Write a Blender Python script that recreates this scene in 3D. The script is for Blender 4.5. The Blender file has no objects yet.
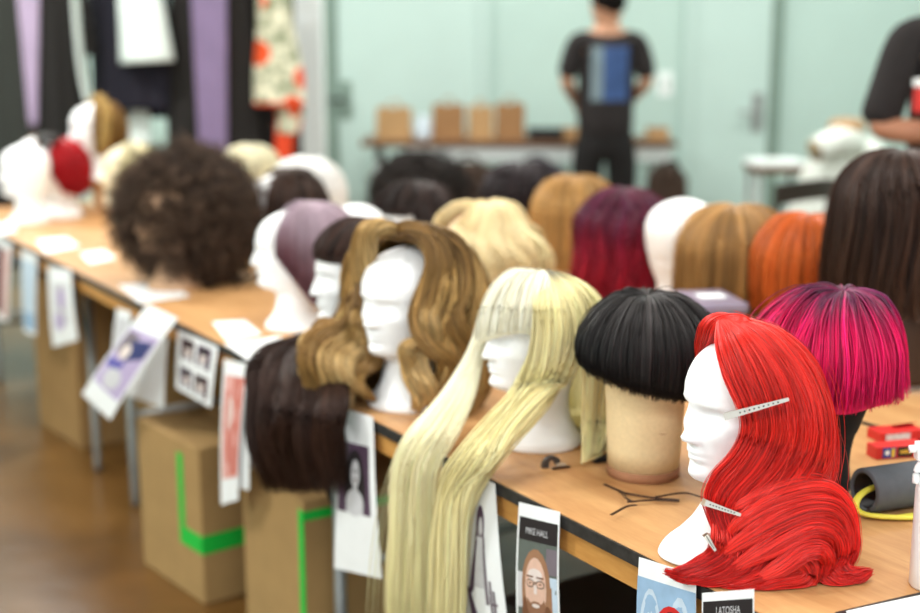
import bpy, bmesh, math, random
import numpy as np
from mathutils import Vector, Matrix

random.seed(7)
C = bpy.context.scene.collection
PI = math.pi
rad = math.radians

# ------------------------------------------------------------------ camera frame
F, HZ, H = 1278.0, 50.0, 1.42
PITCH = math.atan((306.5 - HZ) / F)
CP, SP = math.cos(PITCH), math.sin(PITCH)
TZ = 0.74                                   # table top height
DIR = np.array([-0.535, 0.845, 0.0]); DIR /= np.linalg.norm(DIR)     # along the tables, away from the camera
NRM = np.array([DIR[1], -DIR[0], 0.0])                               # across the tables, away from the aisle
CORNER = np.array([-0.24, 2.425, 0.0])                               # aisle corner between first and second table


def ray(u, v):
    a = (u - 460) / F; b = (306.5 - v) / F
    return np.array([a, CP + b * SP, -SP + b * CP])


EYE = np.array([0, 0, H])


def at(u, v, z=TZ):
    d = ray(u, v)
    return EYE + d * ((z - H) / d[2])


def atY(u, v, Y):
    d = ray(u, v)
    return EYE + d * (Y / d[1])


def atEdge(u, v, off=0.0):
    """point on the upright plane through the aisle edge of the tables, moved `off` out into the aisle"""
    d = ray(u, v)
    p0 = CORNER - NRM * off
    return EYE + d * (np.dot(p0 - EYE, NRM) / np.dot(d, NRM))


# ------------------------------------------------------------------ tagging and linking
def tag(o, label=None, cat=None, group=None, kind=None):
    if label: o['label'] = label
    if cat: o['category'] = cat
    if group: o['group'] = group
    if kind: o['kind'] = kind
    return o


def empty(name, label, cat, loc=(0, 0, 0), rz=0.0, group=None):
    o = bpy.data.objects.new(name, None)
    C.objects.link(o)
    o.location = loc; o.rotation_euler = (0, 0, rz); o.empty_display_size = 0.05
    return tag(o, label, cat, group)


def link(name, me, mat=None, parent=None, smooth=False, mats=None):
    for m in (mats or ([mat] if mat else [])):
        me.materials.append(m)
    if smooth:
        me.polygons.foreach_set('use_smooth', [True] * len(me.polygons))
    o = bpy.data.objects.new(name, me)
    C.objects.link(o)
    if parent:
        o.parent = parent
    return o


def world_child(o, root):
    """parent o (its mesh is in world space) under root and keep it where it is"""
    bpy.context.view_layer.update()
    o.parent = root
    o.matrix_parent_inverse = (Matrix.Translation(root.location) @ root.rotation_euler.to_matrix().to_4x4()).inverted()
    return o


def lin(c):
    return tuple((x / 255 / 12.92) if x / 255 <= 0.04045 else ((x / 255 + 0.055) / 1.055) ** 2.4 for x in c)


# ------------------------------------------------------------------ materials
def newmat(name):
    m = bpy.data.materials.new(name); m.use_nodes = True
    nt = m.node_tree
    return m, nt, nt.nodes['Principled BSDF']


def mat(name, rgb, rough=0.6, metal=0.0, var=0.08, scale=30.0, bump=0.0, spec=0.4, trans=0.0, coat=0.0, stretch=None, sheen=0.0, sss=0.0):
    m, nt, b = newmat(name)
    c = lin(rgb)
    tc = nt.nodes.new('ShaderNodeTexCoord')
    src = tc.outputs['Object']
    if stretch:
        mp = nt.nodes.new('ShaderNodeMapping'); mp.inputs['Scale'].default_value = stretch
        nt.links.new(src, mp.inputs['Vector']); src = mp.outputs['Vector']
    nz = nt.nodes.new('ShaderNodeTexNoise'); nz.inputs['Scale'].default_value = scale; nz.inputs['Detail'].default_value = 5
    nt.links.new(src, nz.inputs['Vector'])
    rp = nt.nodes.new('ShaderNodeValToRGB')
    rp.color_ramp.elements[0].position = 0.3; rp.color_ramp.elements[1].position = 0.7
    rp.color_ramp.elements[0].color = tuple(max(0, x * (1 - var)) for x in c) + (1,)
    rp.color_ramp.elements[1].color = tuple(min(1, x * (1 + var)) for x in c) + (1,)
    nt.links.new(nz.outputs['Fac'], rp.inputs['Fac'])
    nt.links.new(rp.outputs['Color'], b.inputs['Base Color'])
    b.inputs['Roughness'].default_value = rough
    b.inputs['Metallic'].default_value = metal
    b.inputs['Specular IOR Level'].default_value = spec
    b.inputs['Transmission Weight'].default_value = trans
    b.inputs['Coat Weight'].default_value = coat
    b.inputs['Sheen Weight'].default_value = sheen
    if sss:
        b.inputs['Subsurface Weight'].default_value = sss
        b.inputs['Subsurface Radius'].default_value = (0.01, 0.008, 0.008)
        b.inputs['Subsurface Scale'].default_value = 0.5
    if bump:
        bp = nt.nodes.new('ShaderNodeBump'); bp.inputs['Strength'].default_value = bump; bp.inputs['Distance'].default_value = 0.004
        nt.links.new(nz.outputs['Fac'], bp.inputs['Height']); nt.links.new(bp.outputs['Normal'], b.inputs['Normal'])
    return m


def wood_mat(name, light, dark, rough=0.45, sc=1.0):
    m, nt, b = newmat(name)
    tc = nt.nodes.new('ShaderNodeTexCoord')
    mp = nt.nodes.new('ShaderNodeMapping'); mp.inputs['Scale'].default_value = (1.2 * sc, 9 * sc, 9 * sc)
    nt.links.new(tc.outputs['Object'], mp.inputs['Vector'])
    n1 = nt.nodes.new('ShaderNodeTexNoise'); n1.inputs['Scale'].default_value = 2.2; n1.inputs['Detail'].default_value = 8; n1.inputs['Distortion'].default_value = 1.6
    nt.links.new(mp.outputs['Vector'], n1.inputs['Vector'])
    n2 = nt.nodes.new('ShaderNodeTexNoise'); n2.inputs['Scale'].default_value = 26; n2.inputs['Detail'].default_value = 4
    nt.links.new(mp.outputs['Vector'], n2.inputs['Vector'])
    mx = nt.nodes.new('ShaderNodeMix'); mx.data_type = 'FLOAT'; mx.inputs[0].default_value = 0.3
    nt.links.new(n1.outputs['Fac'], mx.inputs[2]); nt.links.new(n2.outputs['Fac'], mx.inputs[3])
    rp = nt.nodes.new('ShaderNodeValToRGB')
    rp.color_ramp.elements[0].position = 0.32; rp.color_ramp.elements[1].position = 0.66
    rp.color_ramp.elements[0].color = lin(dark) + (1,); rp.color_ramp.elements[1].color = lin(light) + (1,)
    nt.links.new(mx.outputs[0], rp.inputs['Fac']); nt.links.new(rp.outputs['Color'], b.inputs['Base Color'])
    b.inputs['Roughness'].default_value = rough
    b.inputs['Specular IOR Level'].default_value = 0.35
    bp = nt.nodes.new('ShaderNodeBump'); bp.inputs['Strength'].default_value = 0.08; bp.inputs['Distance'].default_value = 0.002
    nt.links.new(n2.outputs['Fac'], bp.inputs['Height']); nt.links.new(bp.outputs['Normal'], b.inputs['Normal'])
    return m


def hair_mat(name, rough=0.42, spec=0.35):
    m, nt, b = newmat(name)
    at_ = nt.nodes.new('ShaderNodeAttribute'); at_.attribute_name = 'Col'
    nt.links.new(at_.outputs['Color'], b.inputs['Base Color'])
    b.inputs['Roughness'].default_value = rough
    b.inputs['Specular IOR Level'].default_value = spec
    return m


M = {}
M['hair_gloss'] = hair_mat('hair_glossy_fibre', 0.34, 0.42)
M['hair'] = hair_mat('hair_fibre', 0.45, 0.3)
M['hair_matt'] = hair_mat('hair_frizzy_fibre', 0.7, 0.15)
M['foam'] = mat('white_foam', (250, 251, 252), 0.75, var=0.015, scale=500, bump=0.05, spec=0.25)
M['foam_old'] = mat('ivory_foam', (236, 226, 196), 0.75, var=0.03, scale=200, spec=0.25)
M['tan_foam'] = mat('tan_head', (188, 150, 118), 0.6, var=0.03)
M['canvas'] = mat('canvas_cloth', (228, 206, 162), 0.85, var=0.05, scale=160, bump=0.12)
M['canvas_band'] = mat('brown_canvas_band', (165, 116, 84), 0.8, var=0.08, scale=120)
M['black_felt'] = mat('black_felt', (24, 20, 20), 0.9, var=0.3, scale=200)
M['wood'] = wood_mat('table_wood', (206, 160, 108), (182, 132, 84), 0.42)
M['apron'] = wood_mat('apron_wood', (214, 160, 88), (186, 128, 62), 0.5)
M['edge'] = mat('black_edge_band', (44, 43, 42), 0.5, var=0.5, scale=60)
M['steel'] = mat('grey_steel', (150, 152, 150), 0.4, metal=0.6, var=0.08)
M['dark_steel'] = mat('black_metal', (30, 28, 27), 0.5, metal=0.3)
M['silver'] = mat('silver_metal', (196, 188, 176), 0.28, metal=0.9, var=0.05)
M['card'] = mat('cardboard', (164, 132, 84), 0.85, var=0.06, scale=14)
M['card_dark'] = mat('cardboard_worn', (154, 120, 74), 0.85, var=0.09, scale=10)
M['tape'] = mat('green_tape', (24, 190, 66), 0.45, var=0.04)
M['paper'] = mat('white_paper', (240, 243, 244), 0.8, var=0.015)
M['black'] = mat('black_plastic', (26, 24, 24), 0.45, var=0.2)
M['pin'] = mat('dark_brown_wire', (58, 36, 26), 0.4, metal=0.4)
M['wall'] = mat('pale_green_wall_paint', (182, 207, 199), 0.8, var=0.02, scale=3)
M['door'] = mat('pale_green_door_paint', (188, 212, 205), 0.55, var=0.02, scale=3)
M['trimw'] = mat('white_trim_paint', (240, 247, 246), 0.6, var=0.02, scale=3)
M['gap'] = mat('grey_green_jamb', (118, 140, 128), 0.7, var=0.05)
M['ceil'] = mat('ceiling_paint', (232, 232, 226), 0.9, var=0.01)


def emis(name, col, s):
    m = bpy.data.materials.new(name); m.use_nodes = True
    nt = m.node_tree; nt.nodes.clear()
    e = nt.nodes.new('ShaderNodeEmission'); e.inputs[0].default_value = col + (1,); e.inputs[1].default_value = s
    o = nt.nodes.new('ShaderNodeOutputMaterial'); nt.links.new(e.outputs[0], o.inputs[0])
    return m


# ------------------------------------------------------------------ mesh helpers
def box_bm(bm, lo, hi, bev=0.0, mtx=None):
    r = bmesh.ops.create_cube(bm, size=1.0)
    vs = r['verts']
    for v in vs:
        v.co = Vector([lo[i] + (v.co[i] + 0.5) * (hi[i] - lo[i]) for i in range(3)])
    if bev:
        es = list({e for v in vs for e in v.link_edges})
        g = bmesh.ops.bevel(bm, geom=es, offset=bev, segments=2, affect='EDGES', profile=0.7)
        vs = list({v for f in g['faces'] for v in f.verts} | {v for v in vs if v.is_valid})
    if mtx is not None:
        bmesh.ops.transform(bm, matrix=mtx, verts=[v for v in vs if v.is_valid])
    return vs


def box(name, lo, hi, m, parent=None, bev=0.0, mtx=None):
    bm = bmesh.new(); box_bm(bm, lo, hi, bev, mtx)
    me = bpy.data.meshes.new(name); bm.to_mesh(me); bm.free()
    return link(name, me, m, parent)


def grid_mesh(name, P, closed_u=False, closed_v=False):
    """P: (rows, cols, 3) -> quads"""
    r, c = P.shape[:2]
    me = bpy.data.meshes.new(name)
    fs = []
    for i in range(r if closed_u else r - 1):
        for j in range(c if closed_v else c - 1):
            i2, j2 = (i + 1) % r, (j + 1) % c
            fs.append((i * c + j, i * c + j2, i2 * c + j2, i2 * c + j))
    me.from_pydata(P.reshape(-1, 3).tolist(), [], fs)
    me.update()
    return me


def solidify(o, th, off=-1):
    md = o.modifiers.new('thickness', 'SOLIDIFY'); md.thickness = th; md.offset = off
    return o


def cr(P, m):
    """Catmull-Rom resample of control points along axis 0 to m points (by chord length)"""
    P = np.asarray(P, float)
    k = len(P)
    if k == 2:
        t = np.linspace(0, 1, m)[:, None]
        return P[0] * (1 - t) + P[1] * t
    d = np.linalg.norm(np.diff(P.reshape(k, -1), axis=0), axis=1) ** 0.75 + 1e-6
    x = np.concatenate([[0], np.cumsum(d)])
    t = np.linspace(0, x[-1], m)
    i = np.clip(np.searchsorted(x, t, side='right') - 1, 0, k - 2)
    h = (x[i + 1] - x[i])
    w = (t - x[i]) / h
    tan = np.empty_like(P)
    sh = (-1,) + (1,) * (P.ndim - 1)
    tan[1:-1] = (P[2:] - P[:-2]) / (x[2:] - x[:-2]).reshape(sh)
    tan[0] = (P[1] - P[0]) / (x[1] - x[0]); tan[-1] = (P[-1] - P[-2]) / (x[-1] - x[-2])
    w = w.reshape(sh); h = h.reshape(sh)
    return ((2 * w**3 - 3 * w**2 + 1) * P[i] + (w**3 - 2 * w**2 + w) * h * tan[i] + (-2 * w**3 + 3 * w**2) * P[i + 1] + (w**3 - w**2) * h * tan[i + 1])


def norm(v):
    return v / (np.linalg.norm(v, axis=-1, keepdims=True) + 1e-9)


def tube_pts(path, r, n=10, squash=1.0, ref=(0, 0, 1)):
    path = np.asarray(path, float)
    T = norm(np.gradient(path, axis=0))
    ref = np.array(ref, float)
    B = np.cross(T, ref)
    bad = np.linalg.norm(B, axis=1) < 0.15
    B[bad] = np.cross(T[bad], np.array([0.3, 1, 0.2]))
    B = norm(B); N = np.cross(B, T)
    r = np.broadcast_to(np.asarray(r, float), (len(path),))
    a = np.linspace(0, 2 * PI, n, endpoint=False)
    return path[:, None] + r[:, None, None] * (B[:, None] * np.cos(a)[None, :, None] + N[:, None] * np.sin(a)[None, :, None] * squash)


def add_grid(bm, P, closed_v=True, caps=True):
    r, c = P.shape[:2]
    vs = [[bm.verts.new(P[i, j]) for j in range(c)] for i in range(r)]
    for i in range(r - 1):
        for j in range(c if closed_v else c - 1):
            bm.faces.new((vs[i][j], vs[i][(j + 1) % c], vs[i + 1][(j + 1) % c], vs[i + 1][j]))
    if caps and closed_v:
        bm.faces.new(vs[0][::-1]); bm.faces.new(vs[-1])


def tube(name, path, r, m, parent=None, n=10, res=None, squash=1.0, ref=(0, 0, 1)):
    p = cr(path, res) if res else np.asarray(path, float)
    bm = bmesh.new(); add_grid(bm, tube_pts(p, r, n, squash, ref))
    bmesh.ops.recalc_face_normals(bm, faces=bm.faces[:])
    me = bpy.data.meshes.new(name); bm.to_mesh(me); bm.free()
    return link(name, me, m, parent, smooth=True)


def lathe(name, prof, m, parent=None, n=40, loc=(0, 0, 0), mtx=None):
    a = np.linspace(0, 2 * PI, n, endpoint=False)
    P = np.array([[[r * math.cos(t), r * math.sin(t), z] for t in a] for r, z in prof])
    if mtx is not None:
        mm = np.array(mtx); P = P @ mm[:3, :3].T + mm[:3, 3]
    P = P + np.array(loc)
    bm = bmesh.new(); add_grid(bm, P)
    bmesh.ops.recalc_face_normals(bm, faces=bm.faces[:])
    me = bpy.data.meshes.new(name); bm.to_mesh(me); bm.free()
    o = link(name, me, m, parent, smooth=True)
    return o


# ------------------------------------------------------------------ hair engine
class Hair:
    """collects bundles of fibres and builds them as one mesh with a colour per fibre"""

    def __init__(self):
        self.P, self.R, self.Cc, self.N = [], [], [], []

    def add(self, pts, radius, root, tip, var=0.15, grad=(0.0, 1.0), rng=None, taper=0.35, mul=None):
        n, m = pts.shape[:2]
        rng = rng or np.random.default_rng(1)
        t = np.linspace(0, 1, m)
        rr = radius * (0.75 + 0.5 * rng.random((n, 1))) * (np.clip((1 - t) * 6, taper, 1) * np.clip(t * 10 + 0.5, 0, 1))[None]
        g = np.clip((t - grad[0]) / max(1e-4, grad[1] - grad[0]), 0, 1); g = g * g * (3 - 2 * g)
        root = np.array(lin(root)); tip = np.array(lin(tip))
        gg = np.clip(g[None, :] + (rng.random((n, 1)) - 0.5) * 0.5 * (1 if grad[1] < 1 or grad[0] > 0 else 0), 0, 1)
        col = root + (tip - root) * gg[..., None]
        col = col * np.exp(var * rng.normal(size=(n, 1, 1)))
        if mul is not None:
            col = col * mul[:, None, None]
        self.P.append(pts); self.R.append(rr); self.Cc.append(np.clip(col, 0.001, 0.98))

    def build(self, name, m, parent=None, sides=3, zmin=None):
        V, Q, COL = [], [], []
        base = 0
        for P, R, Cc in zip(self.P, self.R, self.Cc):
            n, k = P.shape[:2]
            if zmin is not None:
                P = P.copy(); P[..., 2] = np.maximum(P[..., 2], zmin + R)
            T = norm(np.gradient(P, axis=1))
            ref = np.array([0.31, 0.22, 0.93])
            B = norm(np.cross(T, ref)); N = np.cross(B, T)
            a = np.arange(sides) * 2 * PI / sides
            v = P[:, :, None] + R[:, :, None, None] * (B[:, :, None] * np.cos(a)[None, None, :, None] + N[:, :, None] * np.sin(a)[None, None, :, None])
            V.append(v.reshape(-1, 3)); COL.append(np.repeat(Cc[:, :, None], sides, 2).reshape(-1, 3))
            idx = np.arange(n * k * sides).reshape(n, k, sides) + base
            nx = np.roll(idx, -1, 2)
            Q.append(np.stack([idx[:, :-1], nx[:, :-1], nx[:, 1:], idx[:, 1:]], -1).reshape(-1, 4))
            base += n * k * sides
        V = np.concatenate(V); Q = np.concatenate(Q); COL = np.concatenate(COL)
        return raw_mesh(name, V, Q, COL, m, parent)


def raw_mesh(name, V, Q, COL, m, parent=None):
    me = bpy.data.meshes.new(name)
    me.vertices.add(len(V)); me.vertices.foreach_set('co', V.astype(np.float32).ravel())
    me.loops.add(Q.size); me.loops.foreach_set('vertex_index', Q.astype(np.int32).ravel())
    me.polygons.add(len(Q))
    me.polygons.foreach_set('loop_start', np.arange(0, Q.size, 4, dtype=np.int32))
    me.polygons.foreach_set('use_smooth', np.ones(len(Q), dtype=bool))
    me.update(calc_edges=True)
    a = me.attributes.new('Col', 'FLOAT_COLOR', 'POINT')
    a.data.foreach_set('color', np.concatenate([COL, np.ones((len(COL), 1))], 1).astype(np.float32).ravel())
    return link(name, me, m, parent)


def sheet_eval(G, s, t):
    """G (g,k,3) dense grid evaluated at s (n,), t (n,m) in 0..1"""
    g, k = G.shape[:2]
    x = np.clip(s, 0, 1)[:, None] * (g - 1) * np.ones_like(t); y = np.clip(t, 0, 1) * (k - 1)
    i = np.clip(x.astype(int), 0, g - 2); j = np.clip(y.astype(int), 0, k - 2)
    fx = (x - i)[..., None]; fy = (y - j)[..., None]
    return (G[i, j] * (1 - fx) * (1 - fy) + G[i + 1, j] * fx * (1 - fy) + G[i, j + 1] * (1 - fx) * fy + G[i + 1, j + 1] * fx * fy)


def dense(guides, gs=60, ks=60):
    A = np.stack([cr(np.asarray(g, float), ks) for g in guides])          # along each guide
    if len(A) < 2:
        raise ValueError
    d = np.linspace(0, len(A) - 1, gs)
    # uniform Catmull-Rom across the guides
    i = np.clip(d.astype(int), 0, len(A) - 2); w = (d - i)[:, None, None]
    tan = np.gradient(A, axis=0)
    return ((2 * w**3 - 3 * w**2 + 1) * A[i] + (w**3 - 2 * w**2 + w) * tan[i] + (-2 * w**3 + 3 * w**2) * A[i + 1] + (w**3 - w**2) * tan[i + 1])


def sheet(hair, guides, n, radius, root, tip, thick=0.008, wave=0.0, wfreq=2.0, clump=0.3, nclump=60, var=0.15, m=26, seed=1, grad=(0, 1), lens=(0.9, 1.0), flip=1, ends=1.0, srange=(0, 1), frizz=0.0015, cofs=0.25, base=0.0):
    rng = np.random.default_rng(seed)
    G = dense(guides)
    dS = np.gradient(G, axis=0); dT = np.gradient(G, axis=1)
    Nn = -norm(np.cross(dS, dT)) * flip      # outward
    s = srange[0] + rng.random(n) * (srange[1] - srange[0])
    L = lens[0] + rng.random(n) * (lens[1] - lens[0])
    t = np.linspace(0, 1, m)[None] * L[:, None]
    cs = np.round(s * nclump) / nclump + 0.0
    pts = np.zeros((n, m, 3))
    sc = s[:, None] + (cs - s)[:, None] * clump * np.clip(t * 1.3, 0, 1) ** 1.5
    x = np.clip(sc, 0, 1)
    g, k = G.shape[:2]
    xi = x * (g - 1); yi = t * (k - 1)
    i = np.clip(xi.astype(int), 0, g - 2); j = np.clip(yi.astype(int), 0, k - 2)
    fx = (xi - i)[..., None]; fy = (yi - j)[..., None]

    def ev(A):
        return A[i, j] * (1 - fx) * (1 - fy) + A[i + 1, j] * fx * (1 - fy) + A[i, j + 1] * (1 - fx) * fy + A[i + 1, j + 1] * fx * fy
    p = ev(G); N = norm(ev(Nn)); S = norm(ev(norm(dS)))
    crng = np.random.default_rng(seed + 5)
    cph = crng.random(nclump + 2) * 2 * PI; coff = crng.normal(size=nclump + 2)
    ci = np.clip((cs * nclump).astype(int), 0, nclump + 1)
    env = np.clip(t * 4, 0, 1) ** 0.8
    off = base * env + rng.random((n, 1)) ** 1.3 * thick * env + coff[ci][:, None] * thick * cofs * env
    p = p + N * off[..., None]
    if wave:
        ph = cph[ci][:, None] * 0.35 + rng.normal(size=(n, 1)) * 0.25
        p = p + (N * (np.sin(2 * PI * wfreq * t + ph) * wave * 0.5 * env)[..., None] + S * (np.cos(2 * PI * wfreq * t + ph) * wave * env)[..., None])
    # loose fibres
    fr = frizz * rng.normal(size=(n, 1, 3)) * np.sin(np.linspace(0, 1, m) * PI * 0.9)[None, :, None] * (1 + 3 * (rng.random((n, 1, 1)) > 0.96))
    p = p + fr
    hair.add(p, radius, root, tip, var, grad, rng, mul=np.exp(var * 0.7 * crng.normal(size=nclump + 2))[ci])
    return G, Nn


def shell(name, G, Nn, m, parent, root, tip, grad=(0, 1), inset=0.002, th=0.004, closed=False):
    P = G - Nn * inset
    g, k = P.shape[:2]
    t = np.linspace(0, 1, k)
    w = np.clip((t - grad[0]) / max(1e-4, grad[1] - grad[0]), 0, 1)
    c = np.array(lin(root)) + (np.array(lin(tip)) - np.array(lin(root))) * w[:, None]
    P2 = P - Nn * th
    V = np.concatenate([P.reshape(-1, 3), P2.reshape(-1, 3)])
    COL = np.tile(np.broadcast_to(c, (g, k, 3)).reshape(-1, 3), (2, 1))
    idx = np.arange(g * k).reshape(g, k)
    q1 = np.stack([idx[:-1, :-1], idx[1:, :-1], idx[1:, 1:], idx[:-1, 1:]], -1).reshape(-1, 4)
    q2 = q1[:, ::-1] + g * k
    rim = list(idx[:, 0]) + list(idx[-1, 1:]) + list(idx[::-1, -1][1:]) + list(idx[0, ::-1][1:])
    rim = np.array(rim)
    q3 = np.stack([rim[:-1], rim[:-1] + g * k, rim[1:] + g * k, rim[1:]], -1)
    return raw_mesh(name, V, np.concatenate([q1, q2, q3]), COL, m, parent)


def lock(hair, path, n, radius, width, root, tip, flat=0.6, wave=0.0, wfreq=2.0, twist=0.0, coil=0.0, cfreq=2.0, var=0.15, m=30, seed=1, grad=(0, 1), ref=(0, -1, 0.2), lens=(0.85, 1.0), core=True):
    rng = np.random.default_rng(seed)
    p = cr(path, m)
    t = np.linspace(0, 1, m)
    T = norm(np.gradient(p, axis=0)); ref = np.array(ref, float)
    B = norm(np.cross(T, ref)); N = np.cross(B, T)
    if coil:
        e = np.clip(t * 4, 0, 1)
        p = p + (B * (np.cos(2 * PI * cfreq * t) * coil * e)[:, None] + N * (np.sin(2 * PI * cfreq * t) * coil * e)[:, None])
    w = np.interp(t, np.linspace(0, 1, len(width)), width)
    r = np.sqrt(rng.random((n, 1))); a = rng.random((n, 1)) * 2 * PI + twist * 2 * PI * t[None]
    x = r * np.cos(a) * w; y = r * np.sin(a) * w * flat
    if wave:
        ph = rng.normal(size=(n, 1)) * 0.35
        x = x + np.sin(2 * PI * wfreq * t + ph) * wave * np.clip(t * 3, 0, 1)
    q = p[None] + B[None] * x[..., None] + N[None] * y[..., None]
    q = q + rng.normal(size=(n, 1, 3)) * 0.0012 * t[None, :, None]
    L = lens[0] + rng.random(n) * (lens[1] - lens[0])
    # shorten a fibre by re-sampling it
    k = np.clip((np.linspace(0, 1, m)[None] * L[:, None]) * (m - 1), 0, m - 1.001)
    i = k.astype(int); f = (k - i)[..., None]
    rows = np.arange(n)[:, None]
    q = q[rows, i] * (1 - f) + q[rows, i + 1] * f
    hair.add(q, radius, root, tip, var, grad, rng)
    if core:
        # inner mass of the lock: a few thick fibres
        k2 = max(5, n // 25)
        a2 = np.linspace(0, 2 * PI, k2, endpoint=False)[:, None]
        x = 0.45 * np.cos(a2) * w; y = 0.45 * np.sin(a2) * w * flat
        q2 = p[None] + B[None] * x[..., None] + N[None] * y[..., None]
        hair.P.append(q2); hair.R.append(np.broadcast_to((w * 0.33 * flat + 0.0008) * np.clip((1 - t) * 5, 0.1, 1), (k2, m)).copy())
        cc = np.array(lin(root)) + (np.array(lin(tip)) - np.array(lin(root))) * np.clip((t - grad[0]) / max(1e-4, grad[1] - grad[0]), 0, 1)[:, None]
        hair.Cc.append(np.broadcast_to(cc, (k2, m, 3)).copy())


def cap_guides(a0, a1, hem, ng=28, c=(-0.005, 0, 0.2), Rf=0.115, Rb=0.125, Ry=0.098, h=0.125, flare=0.0, tuck=0.0, crown=(-0.01, 0), crown_r=0.002, k=30, zfloor=0.004, spread=0.0, mid=None):
    """guides running from the crown over a dome and down to hem(angle) (height above the table); angle 0 = face"""
    out = []
    for a in np.linspace(rad(a0), rad(a1), ng):
        ca, sa = math.cos(a), math.sin(a)
        R = 1.0 / math.sqrt((ca / (Rf if ca > 0 else Rb))**2 + (sa / Ry)**2)
        hz = hem(math.degrees(a))
        drop = c[2] - hz
        ph1 = PI / 2 if drop >= 0 else math.acos(min(1, -drop / h))
        arc = [(R * math.sin(f), h * math.cos(f)) for f in np.linspace(0.012, ph1, k)]
        L1 = sum(math.dist(arc[i], arc[i + 1]) for i in range(k - 1))
        pts = [(r, z) for r, z in arc]
        if drop > 0:
            nd = max(4, int(k * drop / L1))
            for q in np.linspace(0, drop, nd + 1)[1:]:
                w = q / max(drop, 1e-6)
                rr = R * (1 + flare * q / 0.1) - tuck * w**3
                pts.append((rr, -q))
        g = []
        for r, z in pts:
            w = 1 - min(1, r / R)
            r2 = crown_r * w + r
            x = c[0] + r2 * ca + crown[0] * w; y = c[1] + r2 * sa + crown[1] * w; zz = c[2] + z
            if zz < zfloor:
                ex = zfloor - zz
                x += ca * ex * spread; y += sa * ex * spread; zz = zfloor
            g.append((x, y, zz))
        out.append(g)
    return out


def xform(guides, loc, yaw, sc=1.0):
    c, s = math.cos(yaw), math.sin(yaw)
    Rm = np.array([[c, -s, 0], [s, c, 0], [0, 0, 1]]) * sc
    return [np.asarray(g, float) @ Rm.T + np.asarray(loc) for g in guides]


# ------------------------------------------------------------------ foam heads
HS = 1.08
PROF = [  # z, front, back, half width
    (0.000, .074, -.072, .074), (0.004, .077, -.075, .077), (0.014, .075, -.073, .075), (0.024, .064, -.066, .065), (0.042, .052, -.057, .054),
    (0.065, .047, -.053, .049), (0.085, .046, -.053, .048), (0.094, .054, -.055, .050), (0.099, .072, -.057, .053), (0.104, .084, -.059, .055),
    (0.112, .088, -.063, .058), (0.122, .086, -.069, .062), (0.134, .087, -.077, .066), (0.146, .089, -.084, .069), (0.160, .089, -.091, .072),
    (0.178, .089, -.097, .075), (0.195, .088, -.101, .077), (0.208, .092, -.103, .078), (0.222, .093, -.103, .078), (0.238, .088, -.099, .075),
    (0.254, .079, -.089, .068), (0.268, .063, -.073, .056), (0.279, .042, -.052, .040), (0.286, .022, -.030, .022), (0.289, .006, -.012, .007)]


def head_points(base_front=0.0, nz=90, na=96, face=1.0):
    pr = np.array(PROF)
    z = np.interp(np.linspace(0, 1, nz), np.linspace(0, 1, len(pr)), pr[:, 0])
    xf = cr(pr[:, 1:2], nz)[:, 0]; 
    # resample everything over the same parameter
    A = np.stack([np.interp(z, pr[:, 0], pr[:, i]) for i in range(4)], 1)
    up = np.clip((A[:, 0] - 0.1) / 0.05, 0, 1)
    A[:, 2] *= 1 - 0.17 * up; A[:, 3] *= 1 - 0.03 * up
    for _ in range(2):
        A[1:-1, 1:] = 0.25 * A[:-2, 1:] + 0.5 * A[1:-1, 1:] + 0.25 * A[2:, 1:]
    th = np.linspace(0, 2 * PI, na, endpoint=False)
    # more columns over the face
    th = th - 0.45 * np.sin(th)
    ct, st = np.cos(th), np.sin(th)
    P = np.zeros((nz, na, 3))
    for i in range(nz):
        zz, f, b, w = A[i]
        if base_front and zz < 0.085:
            f += base_front * (1 - zz / 0.085) * (0.9 if zz < .003 else 1)
        jaw = np.clip((0.165 - zz) / 0.06, 0, 1) if zz > 0.092 else 0
        ex = 1.0 + 0.25 * jaw
        X = np.where(ct > 0, f * np.abs(ct)**ex, b * np.abs(ct))
        Y = w * np.sign(st) * np.abs(st)**(1.0 + 0.1 * jaw)
        y = Y; front = np.clip(ct * 2.2, 0, 1)
        g = lambda y0, sy, z0, sz: np.exp(-((y - y0) / sy)**2 - ((zz - z0) / sz)**2)
        d = 0
        # nose
        nl = np.clip((0.205 - zz) / (0.205 - 0.158), 0, 1)
        und = 1 / (1 + math.exp(-(zz - 0.1545) / 0.0012))
        d = d + (0.003 + 0.0150 * nl**1.1) * und * np.exp(-(y / (0.007 + 0.005 * nl))**2) * (1 if zz < 0.206 else math.exp(-((zz - 0.206) / 0.008)**2))
        d = d + 0.006 * (g(0.011, .006, .160, .006) + g(-0.011, .006, .160, .006))
        # eyes: sockets and closed lids
        for s in (-1, 1):
            d = d - 0.011 * g(s * 0.029, .016, .191, .011)
            d = d + 0.0065 * g(s * 0.031, .011, .188, .0065)
            d = d - 0.0022 * g(s * 0.031, .012, .1815, .0016)
            d = d + 0.004 * g(s * 0.03, .02, .2055, .005)
            d = d + 0.005 * g(s * 0.043, .018, .168, .014)
        # lips and chin
        d = d + 0.0065 * g(0, .017, .1420, .0034) + 0.0065 * g(0, .015, .1335, .0036) - 0.0035 * g(0, .02, .1378, .0014)
        d = d - 0.004 * g(0, .016, .1255, .004) + 0.005 * g(0, .016, .114, .008)
        X = X + d * front * face
        P[i] = np.stack([X, Y, np.full(na, zz)], 1)
    return P * HS


def head_mesh(name, m, base_front=0.0):
    P = head_points(base_front)
    bm = bmesh.new(); add_grid(bm, P)
    bmesh.ops.recalc_face_normals(bm, faces=bm.faces[:])
    me = bpy.data.meshes.new(name); bm.to_mesh(me); bm.free()
    return link(name, me, m, smooth=True)


FOAM = None


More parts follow.
